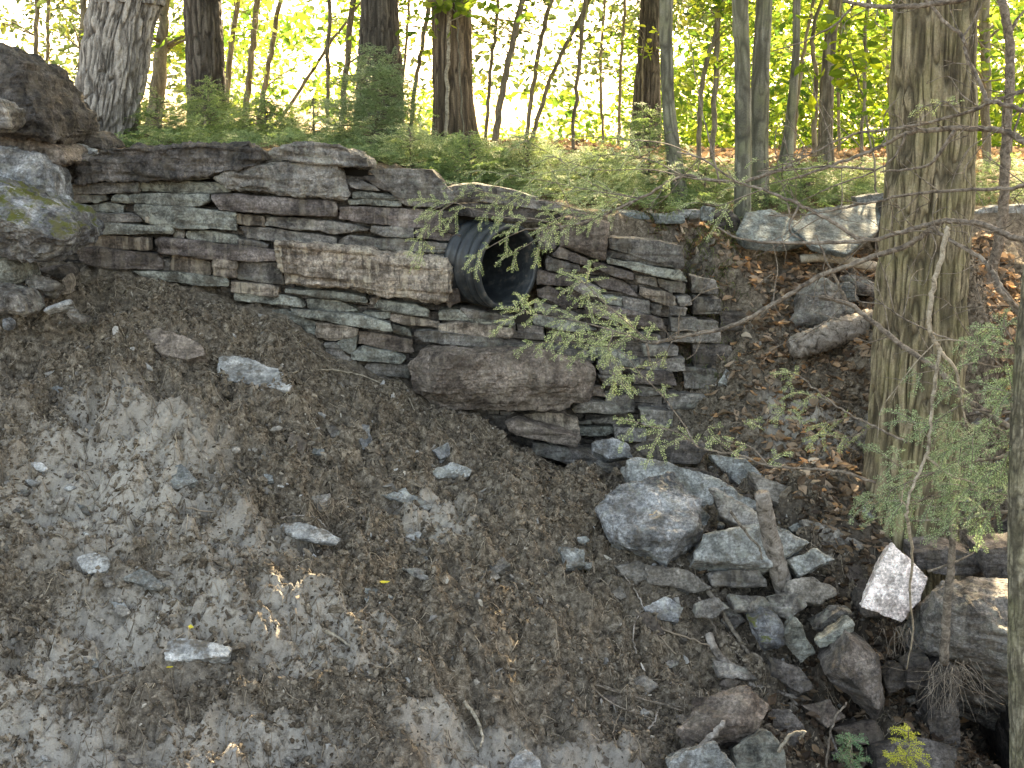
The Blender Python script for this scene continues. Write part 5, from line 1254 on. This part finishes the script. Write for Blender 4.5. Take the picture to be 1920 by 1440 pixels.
root_tangle(1785, 1250, 5.55, 60, 22, 'tangle of pale roots hanging at the edge of the dark hollow')
root_tangle(1690, 1180, 5.9, 26, 20, 'small tangle of roots under the sunlit white stone', .16)
root_tangle(630, 940, hit(630, 945) - .05, 40, 16, 'dried tuft of straw coloured roots on the dirt bank', .1, 'fiber')

# ---------------------------------------------------------------- hemlock boughs in the foreground
def bough(limb, Y, w0, w1, label, twigs=(), mat='needle', L=.14, nl=.013, nw=.0038, name='hemlock_branch', wood='twig', bare=(), fine=0):
    """limb: main polyline in photograph pixels; twigs: (polyline, Y0, Y1, count, length) that carry the needle sprays; bare: leafless twigs"""
    wd = MB(); nd = MB(); lp = nums(limb); Ys = np.linspace(Y[0], Y[1], len(lp))
    p3 = [P(x, y, q) for (x, y), q in zip(lp, Ys)]; cp = catmull(p3, 8)
    cp = [p + RNG.normal(0, .002, 3) for p in cp]
    tube(wd, cp, np.linspace(w0, w1, len(cp)) / F * float(np.mean(Ys)) / 2, 8, .08)
    root = thing(name, p3[0], label, 'branch', 'branches reaching in from the right')
    for b in bare:
        s, y0, y1, bw = b; q = nums(s); qq = catmull([P(x, y, t) for (x, y), t in zip(q, np.linspace(y0, y1, len(q)))], 6)
        tube(wd, [p + RNG.normal(0, .0015, 3) for p in qq], np.linspace(bw, bw * .4, len(qq)) / F * y0 / 2, 5, .06)
    for k in range(fine):
        b = cp[random.randint(2, len(cp) - 3)]; dv = np.array([random.uniform(-1, .3), random.uniform(-.4, .4), random.uniform(-.6, .9)]); L_ = random.uniform(.12, .5); pts = [b]
        for j in range(4): dv = dv + RNG.normal(0, .3, 3); pts.append(pts[-1] + dv / np.linalg.norm(dv) * L_ / 4)
        tube(wd, catmull(pts, 4), np.linspace(.0028, .001, 17), 4)
        dv = dv + RNG.normal(0, .8, 3); e = pts[2] + dv / np.linalg.norm(dv) * L_ * .4; tube(wd, [pts[2], (pts[2] + e) / 2 + RNG.normal(0, .01, 3), e], [.002, .0015, .0009], 4)
    for s, y0, y1, cnt, ln in twigs:
        q = nums(s); tp = np.array(catmull([P(x, y, t) for (x, y), t in zip(q, np.linspace(y0, y1, len(q)))], 8))
        tube(wd, tp, np.linspace(.0035, .0012, len(tp)), 5, .05)
        cnt = max(3, int(cnt * (.42 if mat == 'needle_g' else .5)))
        for k in range(cnt):
            t = (k + random.random()) / cnt; i = t * (len(tp) - 1); i0 = min(int(i), len(tp) - 2); b = tp[i0] + (tp[i0 + 1] - tp[i0]) * (i - i0)
            td = tp[i0 + 1] - tp[i0]; td /= np.linalg.norm(td); nrm = np.array([random.gauss(0, .35), random.gauss(-.75, .3), .85]); nrm /= np.linalg.norm(nrm)
            s_ = np.cross(nrm, td) * (1 if k % 2 else -1)
            d = td * random.uniform(.3, .9) + s_ * random.uniform(.5, 1.0) + np.array([0, 0, random.uniform(-.45, .1)])
            spray(nd, wd, b, d, nrm, 1.45 * ln * random.uniform(.5, 1.35) * (1.1 - .4 * t), nl, nw)
        spray(nd, wd, tp[-1], tp[-1] - tp[-2], np.array([0, -.7, .8]), ln * .8, nl, nw)
    link('wood', wd.mesh('wood'), M[wood], root)
    if nd.n: link('needles', nd.mesh('needles', False), M[mat], root)
    return root
bough('1990,290 1920,265 1895,250 1840,241 1760,243 1700,250 1640,280 1560,310 1480,338', (5.0, 5.5), 15, 4, 'long arched limb crossing the big trunk at its upper third', fine=16,
      twigs=[('1560,310 1500,330 1440,345 1380,350', 5.5, 5.6, 6, .1)],
      bare=[('1790,244 1760,290 1740,310 1700,318 1650,322', 5.1, 5.2, 8), ('1700,250 1680,290 1640,320 1560,350 1500,378', 5.2, 5.4, 5), ('1640,318 1560,312 1490,318 1420,320', 5.2, 5.4, 5)])
bough('1990,480 1920,450 1880,438 1840,420 1780,415 1740,420 1690,435 1620,450 1560,415 1490,380 1430,355 1380,340 1320,300 1270,285', (4.9, 5.6), 13, 3, 'wavy limb crossing the big trunk and the pale slabs', fine=18,
      twigs=[('1430,355 1390,370 1350,385 1310,380', 5.4, 5.5, 7, .12), ('1320,300 1250,270 1180,262 1100,256 1000,250', 5.6, 5.9, 8, .09), ('1380,340 1300,335 1220,318 1120,318 1040,295', 5.5, 5.9, 9, .1)],
      bare=[('1620,452 1540,455 1440,455 1380,445 1345,425', 5.1, 5.3, 8), ('1500,382 1480,430 1520,460', 5.2, 5.2, 5), ('1350,345 1330,260 1310,180 1290,50', 5.6, 5.7, 4)])
bough('1765,415 1700,460 1640,480 1590,498 1530,522 1450,570 1370,612 1290,628 1222,645', (5.2, 5.5), 11, 7, 'limb sloping down left to the bushy sprays beside the pipe', fine=8,
      twigs=[('1222,645 1150,620 1080,602 1010,590 975,580', 5.5, 5.6, 27, .16), ('1222,645 1170,600 1130,565 1100,535 1075,520', 5.5, 5.7, 19, .14), ('1180,630 1130,650 1060,640 1000,645', 5.5, 5.6, 16, .13), ('1150,622 1140,660 1150,700 1165,720', 5.5, 5.4, 12, .1), ('1260,640 1240,675 1200,690 1170,690', 5.4, 5.5, 9, .09)],
      bare=[('1212,645 1218,680 1222,690', 5.5, 5.5, 6)])
bough('1640,905 1580,885 1530,880 1440,872 1380,852 1310,838 1285,800', (5.0, 5.4), 6, 3, 'thin lower branch with sprays hanging before the rock pile',
      twigs=[('1285,800 1240,740 1200,700 1170,665 1110,630', 5.4, 5.5, 7, .09), ('1310,838 1270,810 1220,800 1190,790', 5.35, 5.4, 12, .12), ('1380,852 1340,820 1330,800 1400,790', 5.3, 5.2, 8, .09), ('1440,872 1410,840 1380,830 1350,825', 5.2, 5.3, 7, .08)])
bough('1500,305 1400,338 1330,338 1280,330 1200,372 1120,408 1060,425 985,430', (5.9, 6.6), 7, 4, 'branch reaching far left over the pipe mouth', fine=10,
      twigs=[('985,430 950,445 915,465 890,480', 6.6, 6.6, 8, .11), ('1060,425 1000,410 950,408 880,390 845,380 800,400', 6.5, 6.8, 16, .12), ('850,380 820,400 800,430 792,470', 6.8, 6.7, 14, .13), ('1060,425 1020,440 980,465 950,480', 6.5, 6.5, 8, .1), ('1120,408 1080,400 1030,420 1010,470', 6.5, 6.5, 14, .12),
             ('1200,372 1100,355 1000,335 900,320', 6.3, 6.9, 28, .15), ('1200,372 1120,350 1050,300 980,260', 6.4, 6.8, 21, .13), ('1120,408 1020,375 930,365 860,345', 6.5, 6.9, 25, .15), ('1280,330 1220,300 1150,290 1080,300', 6.2, 6.5, 21, .13)], L=.15)
bough('1580,2 1640,12 1700,12 1760,5 1840,-10 1900,-30', (5.2, 5.0), 7, 13, 'branch running along the top edge over the big trunk', fine=8, bare=[('1600,10 1560,50 1500,80 1450,95', 5.2, 5.3, 5)])
bough('1720,-20 1770,40 1805,70 1812,105 1835,150 1852,188 1872,192 1940,215', (5.1, 4.9), 6, 9, 'dark crooked twig bending down at the right of the big trunk', fine=8, bare=[('1805,70 1825,40 1845,0', 5.1, 5.1, 5)])
bough('1920,600 1880,545 1860,510 1840,485 1790,455 1745,425', (4.8, 5.1), 14, 6, 'dark limb rising left across the lower right of the trunk', fine=8, bare=[('1870,540 1890,560 1925,590', 4.8, 4.8, 12)])
bough('1890,800 1830,760 1790,730 1760,695 1700,655 1640,605 1590,570 1537,556', (4.9, 5.4), 12, 9, 'bare limb sloping across the big trunk at mid height', fine=10, bare=[('1590,570 1570,530 1550,490 1530,440', 5.4, 5.4, 7)])
bough('1778,425 1765,480 1748,550 1742,605 1752,640 1762,660 1752,720 1745,800 1736,855 1706,925 1700,965', (4.9, 4.9), 11, 5, 'pale crooked dead twig hanging down before the trunk', fine=4, wood='twig_pale', name='dead_branch',
      bare=[('1762,658 1790,690 1800,730 1812,800', 4.9, 4.9, 8), ('1736,855 1780,890 1830,905', 4.9, 4.9, 6), ('1700,965 1710,1040 1706,1120 1712,1180 1700,1255', 4.9, 5.3, 7)])
bough('1995,880 1920,850 1860,860 1800,870 1740,890', (4.8, 5.0), 8, 4, 'needled branch spreading low across the foot of the big trunk', mat='needle_g',
      twigs=[('1800,870 1750,890 1700,880 1650,850', 5.0, 5.1, 22, .12), ('1860,860 1820,830 1760,800 1700,790', 4.9, 5.0, 22, .11), ('1920,850 1880,810 1850,800 1780,790', 4.8, 4.9, 20, .11), ('1860,862 1820,900 1770,930 1700,940', 4.9, 5.0, 26, .12), ('1740,890 1690,910 1650,930 1620,940', 5.0, 5.1, 17, .1)])
bough('1995,700 1930,680 1880,690 1830,680', (4.8, 4.9), 7, 3, 'needled branch beside the mossy edge tree', mat='needle_g',
      twigs=[('1880,690 1840,650 1830,630 1810,640', 4.8, 4.9, 17, .1), ('1920,680 1880,720 1830,740 1790,720', 4.8, 4.9, 20, .1), ('1930,690 1900,640 1880,610 1860,610', 4.7, 4.8, 17, .1), ('1830,680 1780,690 1720,700', 4.9, 5.0, 11, .08)])
bough('1995,1000 1920,960 1850,965 1780,975 1700,975', (4.8, 5.0), 8, 4, 'lowest needled branch in front of the trunk foot', mat='needle_g',
      twigs=[('1850,965 1800,940 1760,950 1690,940', 4.9, 5.0, 20, .11), ('1920,960 1890,930 1850,925 1800,910', 4.8, 4.9, 20, .11), ('1850,965 1810,990 1760,1000', 4.9, 5.0, 11, .08)])
bough('1995,790 1930,770 1870,775 1800,760', (4.7, 4.9), 7, 3, 'middle needled branch between the dead twig and the mossy edge tree', mat='needle_g',
      twigs=[('1870,775 1840,800 1800,830 1770,850', 4.8, 4.9, 20, .1), ('1800,760 1770,780 1740,800', 4.9, 4.9, 12, .09), ('1930,770 1900,830 1870,880 1850,900', 4.7, 4.8, 20, .11), ('1920,770 1900,740 1870,730', 4.7, 4.7, 12, .1)])
bough('1995,930 1900,915 1820,915 1740,930', (4.9, 5.1), 7, 3, 'needled branch just above the lowest one at the trunk foot', mat='needle_g',
      twigs=[('1820,915 1760,905 1710,910 1640,945', 5.0, 5.2, 18, .1), ('1900,915 1850,960 1810,975 1780,985', 4.9, 5.0, 18, .11), ('1740,930 1690,960 1640,975', 5.1, 5.2, 12, .09), ('1860,915 1830,885 1790,870', 5.0, 5.0, 14, .1)])
bough('1700,830 1640,800 1600,780 1560,755 1500,705', (5.3, 5.7), 5, 3, 'small pale green branch before the leafy slope left of the trunk',
      twigs=[('1600,780 1560,790 1510,800 1470,770', 5.5, 5.7, 9, .1), ('1560,755 1520,740 1490,740', 5.6, 5.7, 7, .09), ('1640,800 1590,820 1550,815', 5.4, 5.5, 7, .09), ('1500,705 1475,700', 5.7, 5.7, 4, .07)])
bough('1995,325 1900,352 1800,356 1700,366 1600,386 1520,402 1440,405', (4.9, 5.5), 8, 2, 'thin bare branch sweeping left just above the wavy limb', fine=14)
bough('1995,140 1900,178 1800,214 1700,238 1600,252 1500,298 1420,322', (4.9, 5.6), 8, 2, 'thin branch crossing the big trunk above the long arched limb', fine=14,
      twigs=[('1600,252 1540,290 1480,290 1420,300', 5.4, 5.6, 7, .08), ('1800,214 1770,190 1730,200', 5.0, 5.1, 5, .07)])
bough('1995,560 1900,600 1840,650 1790,640 1700,600 1640,560', (4.8, 5.2), 7, 2, 'thin crooked branch crossing the trunk below the bare sloping limb', fine=10)
def seedling(px, py, Y, hpx, mat, label, n=16):
    b = P(px, py, Y); wd = MB(); nd = MB(); H = hpx / F * Y; root = thing('hemlock_seedling', b, label, 'seedling')
    tube(wd, [b - [0, 0, .08], b + [.01, 0, H * .5], b + [.0, 0, H]], [.004, .003, .0015], 5)
    for k in range(n):
        t = random.uniform(.15, 1); a = random.uniform(0, 6.283); p = b + np.array([0, 0, H * t])
        spray(nd, wd, p, np.array([math.cos(a), math.sin(a), .35]), np.array([0, -.7, .8]), .05 + .06 * (1 - t * .6), .014, .0045)
    link('stem', wd.mesh('stem'), M['twig'], root); link('needles', nd.mesh('needles', False), M[mat], root)
seedling(1592, 1448, 5.2, 75, 'needle_b', 'blue green hemlock seedling at the bottom edge')
seedling(1698, 1448, 5.15, 95, 'needle_y', 'yellow hemlock seedling at the bottom edge right of the blue green one')
